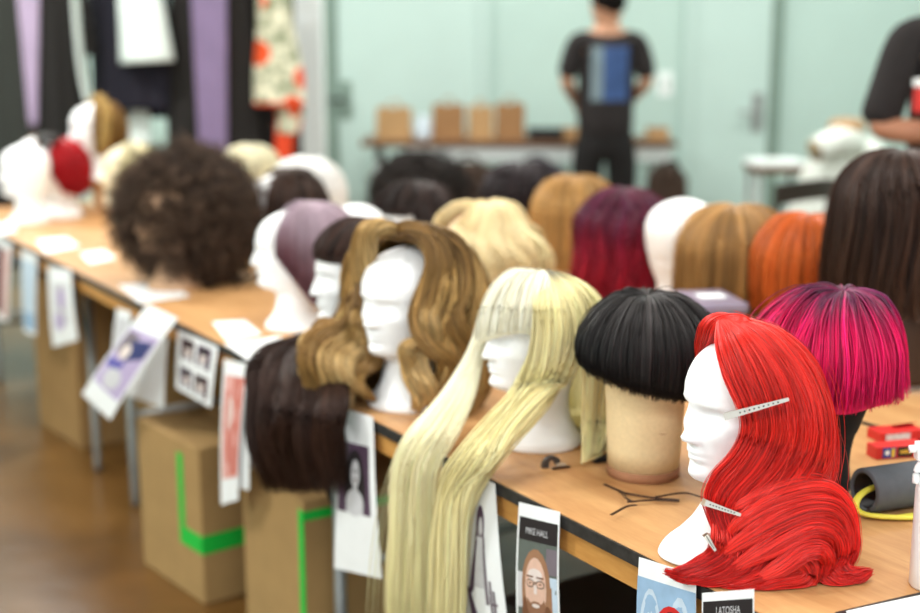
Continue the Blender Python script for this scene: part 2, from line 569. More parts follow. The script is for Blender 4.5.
def foam_head(loc, yaw, label, m='foam', base_front=0.0, tilt=0.0, sc=1.0):
    global FOAM
    if base_front:
        o = head_mesh('foam_mannequin', M[m], base_front)
    else:
        if FOAM is None:
            FOAM = head_mesh('foam_mannequin', M['foam']); o = FOAM
        else:
            o = FOAM.copy(); C.objects.link(o)
        if m != 'foam':
            o.data = o.data.copy(); o.data.materials[0] = M[m]
    o.location = loc; o.rotation_euler = (0, tilt, rad(yaw)); o.scale = (sc, sc, sc) if not isinstance(sc, tuple) else sc
    return tag(o, label, 'mannequin head', 'mannequin heads')


def TP(u, v, z=TZ, dz=0.0):
    p = at(u, v, z); return (p[0], p[1], TZ + dz)


# ------------------------------------------------------------------ room
def struct(o):
    o['kind'] = 'structure'; return o


WY = 8.95
floor_m, nt, b = newmat('polished_brown_floor')
tc = nt.nodes.new('ShaderNodeTexCoord')
n1 = nt.nodes.new('ShaderNodeTexNoise'); n1.inputs['Scale'].default_value = 1.6; n1.inputs['Detail'].default_value = 9; n1.inputs['Distortion'].default_value = 0.6
nt.links.new(tc.outputs['Object'], n1.inputs['Vector'])
rp = nt.nodes.new('ShaderNodeValToRGB')
rp.color_ramp.elements[0].position = 0.35; rp.color_ramp.elements[1].position = 0.7
rp.color_ramp.elements[0].color = lin((78, 52, 22)) + (1,); rp.color_ramp.elements[1].color = lin((122, 86, 42)) + (1,)
nt.links.new(n1.outputs['Fac'], rp.inputs['Fac']); nt.links.new(rp.outputs['Color'], b.inputs['Base Color'])
b.inputs['Roughness'].default_value = 0.28
n2 = nt.nodes.new('ShaderNodeTexNoise'); n2.inputs['Scale'].default_value = 9; n2.inputs['Detail'].default_value = 6
nt.links.new(tc.outputs['Object'], n2.inputs['Vector'])
bp = nt.nodes.new('ShaderNodeBump'); bp.inputs['Strength'].default_value = 0.12; bp.inputs['Distance'].default_value = 0.02
nt.links.new(n2.outputs['Fac'], bp.inputs['Height']); nt.links.new(bp.outputs['Normal'], b.inputs['Normal'])

XL, XR, YN, ZC = -4.6, 4.4, -2.6, 3.3
struct(box('floor', (XL, YN, -0.1), (XR, WY, 0.0), floor_m))
struct(box('wall_back', (XL, WY, 0), (XR, WY + 0.12, ZC), M['wall']))
struct(box('wall_left', (XL - 0.12, YN, 0), (XL, WY + 0.12, ZC), M['wall']))
struct(box('wall_right', (XR, YN, 0), (XR + 0.12, WY + 0.12, ZC), M['wall']))
struct(box('ceiling', (XL - .12, YN, ZC), (XR + .12, WY + .12, ZC + 0.1), M['ceil']))
struct(box('baseboard_back', (XL, WY - 0.015, 0), (XR, WY - 0.001, 0.1), M['gap']))


def door(name, u0, u1, hu, hv, jamb):
    x0, x1 = atY(u0, 100, WY)[0], atY(u1, 100, WY)[0]
    r = bpy.data.objects.new(name, None); C.objects.link(r); r.location = ((x0 + x1) / 2, WY, 0); r['kind'] = 'structure'
    w = (x1 - x0) / 2
    box('door_panel', (-w, -0.03, 0.01), (w, -0.002, 2.08), M['door'], r, 0.004)
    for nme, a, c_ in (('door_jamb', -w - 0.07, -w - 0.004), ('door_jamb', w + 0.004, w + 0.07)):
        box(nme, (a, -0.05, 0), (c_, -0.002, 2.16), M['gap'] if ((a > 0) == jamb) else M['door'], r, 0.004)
    box('door_header', (-w - 0.07, -0.05, 2.09), (w + 0.07, -0.002, 2.165), M['door'], r)
    hp = atY(hu, hv, WY - 0.03)
    lx = hp[0] - r.location.x
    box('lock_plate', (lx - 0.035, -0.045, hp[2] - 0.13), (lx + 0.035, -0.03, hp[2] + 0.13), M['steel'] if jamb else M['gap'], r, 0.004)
    tube('door_handle', [(lx, -0.045, hp[2]), (lx, -0.09, hp[2]), (lx + (-0.06), -0.095, hp[2]), (lx - 0.13, -0.092, hp[2])], 0.011, M['steel'] if jamb else M['dark_steel'], r, res=12)
    return r


door('door_1', 338, 478, 346, 100, False)
door('door_2', 692, 768, 757, 112, True)
# square post of the opening in front of the left door
p0, p1 = atY(297, 100, 7.6), atY(324, 100, 7.6)
struct(box('trim_1', (p0[0], 7.52, 0), (p1[0], 7.68, ZC), M['trimw'], bev=0.006))
# switch plate
sp = atY(692 - 4, 84, WY)
s = empty('light_switch', 'small switch plate on the back wall to the left of the narrow door', 'switch', (sp[0] - 0.16, WY, sp[2]))
box('switch_plate', (-0.05, -0.012, -0.08), (0.05, -0.001, 0.08), M['trimw'], s, 0.003)
box('switch_toggle', (-0.012, -0.024, -0.022), (0.012, -0.012, 0.022), M['gap'], s, 0.002)

# ceiling lamps
lamp_m = emis('lamp_diffuser_glow', (1.0, 0.98, 0.95), 4.0)
k = 0
for lx in (-2.6, 0.2, 2.6):
    for ly in (-0.6, 2.2, 5.0, 7.4):
        k += 1
        r = empty('ceiling_light', 'long white ceiling light panel above the wig tables', 'ceiling light', (lx, ly, ZC), 0, 'ceiling light panels')
        box('light_frame', (-0.64, -0.19, -0.06), (0.64, 0.19, -0.002), M['trimw'], r)
        box('diffuser', (-0.6, -0.15, -0.068), (0.6, 0.15, -0.06), lamp_m, r)
        L = bpy.data.lights.new('panel_light', 'AREA'); L.shape = 'RECTANGLE'; L.size = 1.2; L.size_y = 0.3
        L.energy = 62 if lx < -1 else 30; L.color = (1.0, 0.985, 0.955)
        lo = bpy.data.objects.new('panel_light', L); C.objects.link(lo); lo.location = (lx, ly, ZC - 0.08)

w = bpy.data.worlds.new('World'); bpy.context.scene.world = w; w.use_nodes = True
bg = w.node_tree.nodes['Background']; bg.inputs[0].default_value = (0.86, 0.95, 1.0, 1); bg.inputs[1].default_value = 1.25


# ------------------------------------------------------------------ tables
TL, TW = 1.83, 0.76
YAW_T = math.atan2(DIR[1], DIR[0])


def table(k, row, label):
    o = CORNER + DIR * (TL * (k - 1) + 0.004) + NRM * (row * (TW + 0.012))
    r = empty('folding_table', label, 'table', (o[0], o[1], 0), YAW_T, 'wooden folding tables')
    # local: x away from the camera, -y into the table
    box('table_top', (0.002, -TW + .004, TZ - 0.019), (TL - 0.006, -0.004, TZ), M['wood'], r, 0.002)
    bm = bmesh.new()
    for lo, hi in (((0, -0.0039, TZ - 0.0205), (TL - .004, 0.0, TZ - 0.0012)), ((0, -TW, TZ - 0.0205), (TL - .004, -TW + 0.0039, TZ - 0.0012)),
                   ((0, -TW + .0039, TZ - 0.0205), (0.0019, -0.0039, TZ - 0.0012)), ((TL - 0.0059, -TW + .0039, TZ - 0.0205), (TL - .004, -0.0039, TZ - 0.0012))):
        box_bm(bm, lo, hi)
    me = bpy.data.meshes.new('edge_band'); bm.to_mesh(me); bm.free(); link('edge_band', me, M['edge'], r)
    for lo, hi in (((0.03, -0.032, TZ - 0.06), (TL - 0.03, -0.010, TZ - 0.021)), ((0.03, -TW + 0.010, TZ - 0.06), (TL - 0.03, -TW + 0.032, TZ - 0.021)),
                   ((0.03, -TW + .032, TZ - 0.06), (0.052, -0.032, TZ - 0.021)), ((TL - 0.052, -TW + .032, TZ - 0.06), (TL - 0.03, -0.032, TZ - 0.021))):
        box('apron', lo, hi, M['apron'], r)
    for x, ins in ((0.20, 1), (TL - 0.20, -1)):
        for y in (-0.10, -TW + 0.10):
            tube('leg', [(x, y, TZ - 0.03), (x, y, 0.03), (x, y, 0.0)], 0.014, M['steel'], r, 12)
            tube('leg_brace', [(x, y, 0.42), (x + ins * 0.2, y, 0.62), (x + ins * 0.33, y, TZ - 0.03)], 0.009, M['dark_steel'], r, 8)
        tube('crossbar', [(x, -0.10, 0.30), (x, -TW + 0.10, 0.30)], 0.011, M['steel'], r, 10)
    return r


table(0, 0, 'wooden folding table under the red, black and pale blonde wigs')
table(1, 0, 'wooden folding table under the mauve bob and the dark afro wig')
table(2, 0, 'wooden folding table under the red bob at the far end of the row')
table(0, 1, 'wooden folding table under the orange bob and long dark brown wig')
table(1, 1, 'wooden folding table under the plum and honey blonde wigs')
table(2, 1, 'wooden folding table behind the far white heads, beside the hanging garments')


# ------------------------------------------------------------------ wigs: helpers
def wig_root(name, label, loc, yaw=0.0, cat='wig'):
    return empty(name, label, cat, loc, rad(yaw), 'styled wigs')


def cap_wig(label, loc, yaw, root, tip, n=1800, radius=0.0011, a=(60, 300), hem=lambda a: 0.1, bangs=None, hm='hair', grad=(0, 1), seed=1, sc=1.0,
            thick=0.010, wave=0.0, wfreq=1.5, var=0.16, clump=0.35, lens=(0.93, 1.0), nclump=70, m=24, name='wig', **kw):
    r = wig_root(name, label, loc, yaw)
    g = [np.array(x) * sc for x in cap_guides(a[0], a[1], hem, **kw)]
    h = Hair()
    G, N = sheet(h, g, n, radius, root, tip, thick=thick, wave=wave, wfreq=wfreq, clump=clump, nclump=nclump, var=var, m=m, seed=seed, grad=grad, lens=lens)
    shell('wig_cap', G, N, M[hm], r, root, tip, grad)
    h.build('hair', M[hm], r, zmin=0.002)
    if bangs:
        b0, b1, bh = bangs
        kw2 = dict(kw); kw2['ng'] = 14; kw2['flare'] = 0
        g = [np.array(x) * sc for x in cap_guides(b0, b1, bh, **kw2)]
        h = Hair()
        G, N = sheet(h, g, int(n * (b1 - b0) / (a[1] - a[0])), radius, root, tip, thick=thick * 0.8, clump=clump, nclump=int(nclump * .4), var=var, m=m, seed=seed + 3, grad=grad, lens=(0.94, 1))
        shell('bangs_lining', G, N, M[hm], r, root, tip, grad)
        h.build('bangs', M[hm], r)
    return r


class WW:
    """a wig whose guides are given as points seen on the photograph, each with its own distance"""

    def __init__(self, label, loc, cat='wig', name='wig'):
        self.loc = np.array(loc, float); self.r = wig_root(name, label, loc, 0, cat)

    def pts(self, spec, dd=(0, 0, 0)):
        out = []
        for s in spec:
            if s[0] == 't':
                p = at(s[1], s[2], TZ + s[3])
            elif s[0] == 'e':
                p = atEdge(s[1], s[2], s[3])
            else:
                p = atY(s[0], s[1], self.loc[1] + s[2])
                if p[2] < TZ + 0.004 and (p - CORNER) @ NRM > 0:
                    q = at(s[0], s[1], TZ + 0.005); p = q
            out.append(p - self.loc + np.array(dd))
        return np.array(out)


# ------------------------------------------------------------------ the red wig
rb = at(744, 547)
foam_head(tuple(rb), 203, 'white foam head with bare pale face under the long scarlet wig', base_front=0.055, sc=(.94, .96, .985))
W = WW('long scarlet wig in deep waves with metal clips, spilling onto the table edge', rb)
RED, RED2 = (232, 48, 37), (206, 27, 23)
A = [
    [(717, 320, -.02), (717, 345, -.055), (725, 375, -.08), (738, 405, -.09), (743, 428, -.094), (734, 452, -.096), (716, 474, -.092), (708, 496, -.09), (714, 522, -.098), (720, 545, -.105), (702, 562, -.115), (672, 572, -.12)],
    [(719, 318, -.02), (731, 340, -.065), (745, 372, -.09), (757, 405, -.1), (759, 435, -.102), (746, 462, -.104), (726, 487, -.102), (718, 508, -.102), (724, 530, -.11), (728, 552, -.118), (710, 567, -.125), (684, 578, -.13)],
    [(722, 316, -.02), (746, 337, -.065), (768, 370, -.092), (780, 405, -.105), (781, 438, -.108), (767, 468, -.108), (745, 492, -.106), (733, 512, -.107), (736, 534, -.114), (738, 554, -.122), (722, 570, -.13), (700, 580, -.135)],
    [(726, 315, -.015), (762, 335, -.06), (789, 370, -.085), (803, 408, -.1), (805, 442, -.104), (793, 470, -.104), (770, 492, -.104), (754, 510, -.108), (752, 532, -.116), (755, 555, -.125), (745, 572, -.132), (726, 582, -.137)],
    [(731, 315, -.01), (773, 333, -.04), (803, 367, -.06), (819, 407, -.075), (822, 444, -.08), (815, 470, -.082), (800, 490, -.09), (786, 507, -.1), (780, 530, -.112), (785, 555, -.122), (782, 572, -.13), (770, 584, -.135)],
    [(735, 315, .005), (780, 332, 0), (813, 365, 0), (828, 408, 0), (832, 448, 0), (830, 474, -.01), (826, 490, -.025), (827, 506, -.04), (832, 526, -.055), (838, 548, -.065), (839, 564, -.075), (836, 576, -.085)],
    [(733, 316, .02), (775, 335, .05), (802, 370, .075), (818, 410, .09), (824, 450, .09), (820, 480, .09), (820, 495, .09), (828, 510, .09), (838, 526, .08), (842, 540, .07), (840, 548, .06), (836, 556, .05)],
    [(727, 317, .03), (757, 336, .08), (775, 375, .11), (785, 415, .115), (792, 450, .11), (795, 475, .11), (795, 490, .11), (800, 500, .11), (805, 512, .11), (808, 520, .1), (806, 530, .1), (800, 536, .1)],
    [(722, 319, .03), (730, 338, .08), (735, 372, .105), (742, 412, .11), (750, 445, .11), (752, 470, .11), (752, 485, .11), (755, 496, .11), (760, 506, .11), (762, 514, .1), (760, 522, .1), (755, 530, .1)],
    [(716, 321, .025), (704, 336, .06), (699, 358, .085), (706, 390, .1), (712, 425, .105), (716, 455, .105), (718, 475, .105), (722, 490, .105), (727, 500, .1), (730, 508, .1), (728, 515, .1), (725, 522, .1)],
]
g = [W.pts(x) for x in A]
h = Hair()
G, N = sheet(h, g, 11000, 0.00055, RED, RED2, thick=0.012, clump=0.28, nclump=190, var=0.26, cofs=.18, base=-.008, m=40, seed=3, lens=(0.9, 1.0), frizz=0.0012, flip=1, wave=0.002, wfreq=2.2)
SHELLTEST = (G, N)
shell('wig_cap', G, N, M['hair_gloss'], W.r, RED2, RED2, inset=0.014)
h.build('hair', M['hair_gloss'], W.r, zmin=0.002)
# roll of hair over the crown, beside the forehead
h = Hair()
for q, (du, dv, dd) in enumerate([(0, 0, 0), (6, 1, -.012), (13, 1, -.022)]):
    lock(h, W.pts([(741 + du, 330 + dv, .0 + dd), (726 + du, 322 + dv, -.008 + dd), (712 + du * .5, 325 + dv, .008 + dd), (705 + du * .3, 338 + dv, .035 + dd), (700, 358, .07 + dd)]), 420, 0.0006, (0.008, 0.013, 0.014, 0.011, 0.005), RED, RED2, flat=0.7, seed=40 + q, m=22, twist=0.1, var=.24)
h.build('pompadour_roll', M['hair_gloss'], W.r)
# the big curl and the loose ends on the table
h = Hair()
arches = [
    ([(724, 540, -.108), (740, 523, -.118), (766, 506, -.120), (800, 496, -.112), (826, 495, -.1), (843, 510, -.095), (850, 535, -.095), (850, 556, -.1), (840, 574, -.108)], (.006, .012, .017, .018, .017, .015, .008)),
    ([(720, 556, -.118), (745, 539, -.126), (774, 522, -.128), (806, 511, -.122), (832, 511, -.112), (846, 527, -.108), (848, 550, -.11), (836, 573, -.118)], (.006, .012, .017, .018, .017, .014, .008)),
    ([(732, 570, -.13), (760, 552, -.134), (790, 537, -.134), (816, 528, -.128), (835, 534, -.122), (841, 552, -.12), (830, 573, -.126)], (.006, .012, .016, .016, .014, .012, .006)),
    ([(758, 580, -.138), (784, 564, -.142), (806, 552, -.14), (822, 550, -.136), (830, 561, -.133), (824, 576, -.134)], (.006, .012, .014, .013, .01, .005)),
    ([(728, 512, -.106), (746, 501, -.112), (772, 490, -.11), (802, 484, -.1), (824, 487, -.085), (838, 502, -.08), (846, 524, -.08)], (.004, .009, .013, .014, .012, .007)),
]
for q, (pth, wd) in enumerate(arches):
    lock(h, W.pts(pth), 620, 0.0006, wd, RED, RED2, flat=0.6, seed=51 + q, m=40, var=.3, wave=.002, wfreq=1.5)
h.build('rolled_curl', M['hair_gloss'], W.r, zmin=0.002)
ends = [
    [(722, 520, -.1), (724, 546, -.115), ('t', 706, 566, .012), ('t', 684, 573, .01), ('t', 664, 571, .016)],
    [(730, 530, -.105), (735, 556, -.12), ('t', 716, 573, .012), ('t', 694, 579, .008), ('t', 674, 577, .006)],
    [(742, 538, -.11), ('t', 752, 566, .02), ('t', 735, 580, .008), ('t', 712, 583, .005), ('t', 694, 582, .005)],
    [(760, 540, -.12), ('t', 776, 568, .02), ('t', 768, 581, .008), ('t', 745, 586, .005), ('t', 722, 586, .004)],
    [(790, 550, -.13), ('t', 806, 570, .02), ('t', 795, 581, .008), ('t', 770, 586, .005), ('t', 748, 587, .004)],
    [(838, 540, -.07), ('t', 836, 566, .018), ('t', 846, 575, .01), ('t', 860, 577, .008), ('t', 873, 571, .012)],
    [(824, 548, -.1), ('t', 824, 570, .016), ('t', 836, 579, .008), ('t', 850, 580, .006), ('t', 864, 577, .01)],
]
for q, e in enumerate(ends):
    h = Hair()
    lock(h, W.pts(e), 330, 0.0006, (0.014, 0.02, 0.018, 0.012, 0.003), RED, RED2, flat=0.5, seed=60 + q, m=26, var=.22, wave=0.002)
    h.build('loose_end', M['hair_gloss'], W.r, zmin=0.002)
h = Hair()   # stray fibres
rng = np.random.default_rng(9)
for q in range(46):
    s0 = A[rng.integers(1, 6)]
    p = cr(W.pts(s0), 24)
    off = rng.normal(size=3) * 0.006
    wv = np.sin(np.linspace(0, PI * rng.uniform(1, 2.5), 24))[:, None] * rng.normal(size=(1, 3)) * 0.012
    lo = rng.integers(0, 10)
    h.add((p + off + wv + np.array([0, -0.008, 0]))[None, lo:lo + 14], 0.0003, RED, RED, 0.2, rng=rng)
h.build('stray_hair', M['hair_gloss'], W.r, zmin=0.002)


def hair_clip(label, pa, pb, w, out, side=1):
    """long metal alligator clip from pivot pa to tip pb"""
    pa, pb, out = np.array(pa), np.array(pb), norm(np.array(out, float))
    L = np.linalg.norm(pb - pa); X = (pb - pa) / L
    Z = norm(out - X * (out @ X)); Y = np.cross(Z, X)
    mx = Matrix(((X[0], Y[0], Z[0], pa[0]), (X[1], Y[1], Z[1], pa[1]), (X[2], Y[2], Z[2], pa[2]), (0, 0, 0, 1)))
    r = empty('hair_clip', label, 'hair clip', tuple(pa), 0, 'metal hair clips')
    T = Matrix.Translation(-Vector(pa)) @ mx

    def prong(nm, z0, z1, a, b_, m_):
        bm = bmesh.new()
        N_ = 12
        P = []
        for i in range(N_ + 1):
            t = i / N_; x = a + (b_ - a) * t; hw = w * (0.5 - 0.26 * t); zz = z0 + (z1 - z0) * t + 0.0012 * math.sin(t * PI)
            P.append([(x, -hw, zz), (x, hw, zz), (x, hw, zz + 0.0011), (x, -hw, zz + 0.0011)])
        add_grid(bm, np.array(P))
        bmesh.ops.transform(bm, matrix=T, verts=bm.verts)
        bmesh.ops.recalc_face_normals(bm, faces=bm.faces[:])
        me = bpy.data.meshes.new(nm); bm.to_mesh(me); bm.free()
        return link(nm, me, m_, r)
    up = prong('upper_prong', 0.004, 0.0012, 0.0, L, M['silver'])
    prong('lower_prong', -0.001, 0.0, 0.0, L * 0.98, M['silver'])
    bm = bmesh.new()
    for i in range(9):
        t = 0.18 + 0.08 * i; x = L * t; zz = 0.004 + (0.0012 - 0.004) * t + 0.0012 * math.sin(t * PI) + 0.0012
        bmesh.ops.create_circle(bm, cap_ends=True, segments=10, radius=w * 0.13, matrix=T @ Matrix.Translation((x, 0, zz)))
    me = bpy.data.meshes.new('punched_holes'); bm.to_mesh(me); bm.free(); link('punched_holes', me, M['black'], up)
    # thumb levers and spring
    for nm, sgn in (('thumb_lever', 1), ('thumb_lever', -1)):
        bm = bmesh.new(); P = []
        for i in range(7):
            t = i / 6; x = 0.004 - t * L * 0.14; zz = sgn * (0.002 + 0.006 * t); hw = w * 0.5
            P.append([(x, -hw, zz), (x, hw, zz), (x, hw, zz + 0.0012), (x, -hw, zz + 0.0012)])
        add_grid(bm, np.array(P)); bmesh.ops.transform(bm, matrix=T, verts=bm.verts)
        bmesh.ops.recalc_face_normals(bm, faces=bm.faces[:])
        me = bpy.data.meshes.new(nm); bm.to_mesh(me); bm.free(); link(nm, me, M['silver'], r)
    a = np.linspace(0, 6 * PI, 40)
    sp_ = np.stack([0.003 + 0.0022 * np.cos(a), np.linspace(-w * .45, w * .45, 40), 0.001 + 0.0022 * np.sin(a)], 1)
    sp_ = (np.c_[sp_, np.ones(40)] @ np.array(T).T)[:, :3]
    tube('spring', sp_, 0.0006, M['steel'], r, 5)
    return r


hair_clip('long silver clip with punched holes beside the eye on the scarlet wig', atY(730, 415, rb[1] - .109), atY(789, 399, rb[1] - .128), 0.009, (-.1, -1, .25))
hair_clip('silver clip on the scarlet wig beneath the foam chin', atY(704, 502, rb[1] - .112), atY(741, 515, rb[1] - .128), 0.008, (-.3, -1, .3))
hair_clip('tiny clear-looking clip at the foot of the scarlet wig, above its flicked ends', atY(706, 534, rb[1] - .122), atY(716, 551, rb[1] - .136), 0.007, (-.4, -1, .3))

# ------------------------------------------------------------------ black bowl cut on a canvas block
kb = at(643, 473)
r = empty('wig_block', 'beige canvas wig block with brown bottom band under the black bowl cut', 'wig block', tuple(kb))
lathe('canvas_body', [(0.0585, 0.0165), (0.060, 0.05), (0.0625, 0.10), (0.065, 0.15), (0.074, 0.17), (0.083, 0.19), (0.087, 0.215), (0.084, 0.24), (0.072, 0.268), (0.05, 0.280), (0.02, 0.286)], M['canvas'], r, 48)
lathe('base_band', [(0.057, 0.0), (0.0595, 0.001), (0.060, 0.016), (0.057, 0.0165)], M['canvas_band'], r, 48)
bm = bmesh.new()
bmesh.ops.create_circle(bm, cap_ends=True, segments=4, radius=0.006, matrix=Matrix.Translation((0.02, -0.0617, 0.085)) @ Matrix.Rotation(PI / 2, 4, 'X') @ Matrix.Diagonal((1.3, .12, 1, 1)))
me = bpy.data.meshes.new('stitch_mark'); bm.to_mesh(me); bm.free(); link('stitch_mark', me, M['canvas_band'], r)
BLK, BLK2 = (30, 27, 27), (26, 23, 23)
cap_wig('black bowl-cut wig with straight fringe on the beige canvas block', tuple(kb), 265, (40, 36, 36), BLK2, n=8000, radius=0.00075, a=(0, 360),
        hem=lambda a: 0.168 - 0.012 * math.cos(rad(a)) - 0.022 * math.sin(rad(a)), hm='hair', c=(0, 0, 0.205), Rf=0.102, Rb=0.102, Ry=0.104, h=0.087, tuck=0.008, crown=(-0.02, 0.0), ng=44, seed=12, var=0.4, m=26, nclump=120, thick=0.011, clump=.22, lens=(.95, 1))

# ------------------------------------------------------------------ pale blonde long wig
bb = at(538, 441)
foam_head(tuple(bb), 203, 'white foam head under the pale blonde wig with dark roots', sc=.95)
W = WW('very long pale blonde wig with fringe and dark roots, locks hanging over the table edge', bb)
BL, BLR, BLT = (253, 247, 222), (96, 90, 76), (249, 236, 178)
# fringe
B1 = [
    [(538, 271, .01), (510, 283, .06), (493, 305, .08), (484, 340, .075)],
    [(539, 270, 0), (508, 280, .02), (490, 305, .015), (479, 342, 0)],
    [(540, 270, -.005), (515, 280, -.03), (500, 304, -.05), (491, 338, -.062)],
    [(541, 270, -.01), (525, 282, -.055), (514, 305, -.078), (508, 334, -.088)],
    [(543, 270, -.012), (536, 284, -.07), (530, 306, -.093), (526, 334, -.102)],
    [(545, 270, -.012), (545, 286, -.075), (541, 308, -.1), (538, 342, -.108)],
]
g = [W.pts(x) for x in B1]
h = Hair(); G, N = sheet(h, g, 1700, 0.0009, BLR, BL, thick=0.009, clump=0.3, nclump=50, var=0.12, m=20, seed=4, grad=(0.0, 0.26), flip=1)
shell('bangs_lining', G, N, M['hair'], W.r, BL, BL, (0, .32)); h.build('bangs', M['hair'], W.r)
# near side, back and far side
B2 = [
    [(544, 270, -.012), (536, 300, -.1), (534, 335, -.112), (528, 362, -.114), (515, 386, -.11), ('e', 496, 414, -.035), ('e', 473, 445, .012), ('e', 449, 475, .03), ('e', 442, 510, .03), ('e', 436, 560, .03), ('e', 432, 650, .03)],
    [(545, 270, -.012), (545, 300, -.105), (546, 335, -.118), (541, 366, -.12), (527, 391, -.114), ('e', 506, 419, -.04), ('e', 483, 448, .012), ('e', 460, 478, .03), ('e', 450, 510, .035), ('e', 446, 560, .035), ('e', 444, 650, .035)],
    [(547, 270, -.012), (556, 300, -.1), (561, 332, -.115), (555, 361, -.118), (541, 386, -.116), ('e', 519, 416, -.055), ('e', 493, 453, .01), ('e', 470, 483, .025), ('e', 460, 510, .035), ('e', 456, 560, .035), ('e', 454, 650, .035)],
    [(549, 270, -.01), (568, 300, -.08), (577, 332, -.096), (571, 362, -.104), (557, 388, -.106), ('e', 536, 416, -.065), ('e', 508, 449, -.006), ('e', 482, 486, .02), ('e', 469, 520, .025), ('e', 465, 560, .025), ('e', 463, 650, .025)],
]
g = [W.pts(x) for x in B2]
h = Hair(); G, N = sheet(h, g, 3000, 0.0009, BLR, BLT, thick=0.014, clump=0.3, nclump=60, var=0.11, m=44, seed=5, grad=(0.0, 0.10), lens=(0.94, 1), wave=0.003)
shell('front_lock_lining', G, N, M['hair'], W.r, BLT, BLT, (0, .1)); h.build('front_lock', M['hair'], W.r)
B3 = [
    [(549, 270, -.01), (566, 296, -.085), (578, 330, -.1), (584, 365, -.1), (585, 395, -.095), (584, 425, -.085), ('t', 583, 462, .012)],
    [(550, 270, -.005), (580, 290, -.05), (597, 322, -.06), (602, 360, -.06), (598, 395, -.06), (597, 425, -.055), ('t', 594, 458, .012)],
    [(550, 270, .0), (584, 290, 0), (602, 322, 0), (608, 360, 0), (604, 395, 0), (604, 425, 0), ('t', 604, 452, .012)],
    [(549, 270, .008), (578, 290, .05), (594, 322, .075), (600, 360, .08), (596, 395, .08), (596, 420, .08), ('t', 596, 440, .012)],
    [(545, 270, .01), (555, 290, .085), (562, 320, .11), (566, 355, .12), (570, 390, .12), (572, 410, .12), ('t', 574, 428, .012)],
    [(540, 270, .01), (530, 290, .095), (522, 320, .115), (520, 355, .12), (524, 390, .12), (528, 405, .12), ('t', 532, 424, .012)],
]
g = [W.pts(x) for x in B3]
h = Hair(); G, N = sheet(h, g, 2600, 0.001, BLR, BLT, thick=0.012, clump=0.3, nclump=60, var=0.11, m=28, seed=6, grad=(0.0, 0.2), wave=0.002)
shell('wig_cap', G, N, M['hair'], W.r, BLT, BLT, (0, .2)); h.build('hair', M['hair'], W.r, zmin=.002)
# far lock over the edge
h = Hair()
lock(h, W.pts([(505, 285, .06), (487, 318, .085), (478, 350, .06), ('e', 458, 392, -.06), ('e', 437, 424, -.01), ('e', 420, 446, .02), ('e', 410, 470, .03), ('e', 406, 500, .03), ('e', 403, 560, .03), ('e', 400, 650, .03)]), 1100, 0.0008, (0.012, 0.014, 0.016, 0.022, 0.03, 0.034, 0.032, 0.03, 0.03, 0.026), BL, BLT, flat=0.35, seed=7, m=44, var=.1, wave=.003, wfreq=1)
lock(h, W.pts([(500, 300, .075), (484, 335, .075), (476, 362, .05), ('e', 466, 396, -.06), ('e', 448, 430, -.01), ('e', 434, 452, .012), ('e', 427, 472, .02), ('e', 424, 500, .02), ('e', 424, 560, .02), ('e', 420, 650, .02)]), 700, 0.0008, (0.01, 0.012, 0.013, 0.016, 0.022, 0.024, 0.024, 0.022, 0.02, 0.016), BL, BLT, flat=0.35, seed=8, m=44, var=.1)
h.build('far_lock', M['hair'], W.r)
h = Hair(); rng = np.random.default_rng(21)
for q in range(60):
    du = rng.normal() * 10
    p = cr(W.pts([(486, 330, .07), (474, 362, .04), ('e', 458 + du * .3, 395, -.05), ('e', 436 + du * .6, 428, 0), ('e', 422 + du * .8, 446, .02), ('e', 410 + du, 470, .02 + rng.random() * .03), ('e', 402 + du * 1.4, 540, .02 + rng.random() * .03), ('e', 398 + du * 1.6, 640, .03)]), 34)
    h.add(p[None], 0.0005, BL, BLT, 0.1, rng=rng)
h.build('stray_hair', M['hair'], W.r)

# ------------------------------------------------------------------ golden brown curls
gb = at(410, 403)
foam_head(tuple(gb), 226, 'white foam head among golden brown curls, turned three-quarters to the aisle')
W = WW('big golden brown wig of loose rolled curls at the corner of the table', gb)
GO, GO2 = (148, 114, 62), (192, 158, 102)
GD = (122, 88, 44)
G1 = [
    [(388, 236, -.03), (416, 240, -.06), (430, 262, -.085), (434, 295, -.1), (430, 325, -.1), (438, 350, -.105), (434, 385, -.1), (426, 408, -.09)],
    [(391, 233, -.02), (424, 238, -.04), (447, 262, -.06), (455, 300, -.075), (450, 335, -.08), (460, 360, -.085), (455, 390, -.08), (442, 412, -.07)],
    [(393, 231, 0), (430, 240, 0), (460, 268, -.01), (472, 305, -.02), (468, 335, -.02), (476, 360, -.03), (470, 385, -.03), (455, 405, -.03)],
    [(393, 231, .01), (428, 242, .045), (455, 270, .06), (466, 305, .06), (462, 335, .06), (466, 360, .06), (462, 380, .06), (452, 400, .06)],
    [(391, 232, .02), (412, 242, .09), (425, 270, .115), (430, 305, .12), (428, 335, .12), (430, 360, .12), (428, 378, .12), (424, 392, .12)],
    [(388, 234, .02), (385, 244, .1), (375, 270, .12), (371.9, 305, .12), (363.2, 335, .12), (358, 358, .11), (356, 374, .11), (358, 390, .1)],
    [(384, 236, .015), (369.1, 246, .06), (361, 272, .085), (357, 305, .09), (343.7, 330, .08), (332, 352, .08), (330, 372, .08), (336, 390, .07)],
    [(382, 238, .0), (367.4, 248, .03), (361, 275, .05), (361, 305, .06), (348.4, 328, .05), (330, 346, .04), (324, 370, .04), (332, 392, .03)],
]
g = [W.pts(x) for x in G1]
h = Hair(); G, N = sheet(h, g, 3000, 0.0012, GO, GO2, thick=0.022, clump=0.5, nclump=60, var=0.34, cofs=.45, m=34, seed=14, wave=0.008, wfreq=2.3)
shell('wig_cap', G, N, M['hair'], W.r, GD, GD, inset=.004); h.build('hair', M['hair'], W.r, zmin=.002)
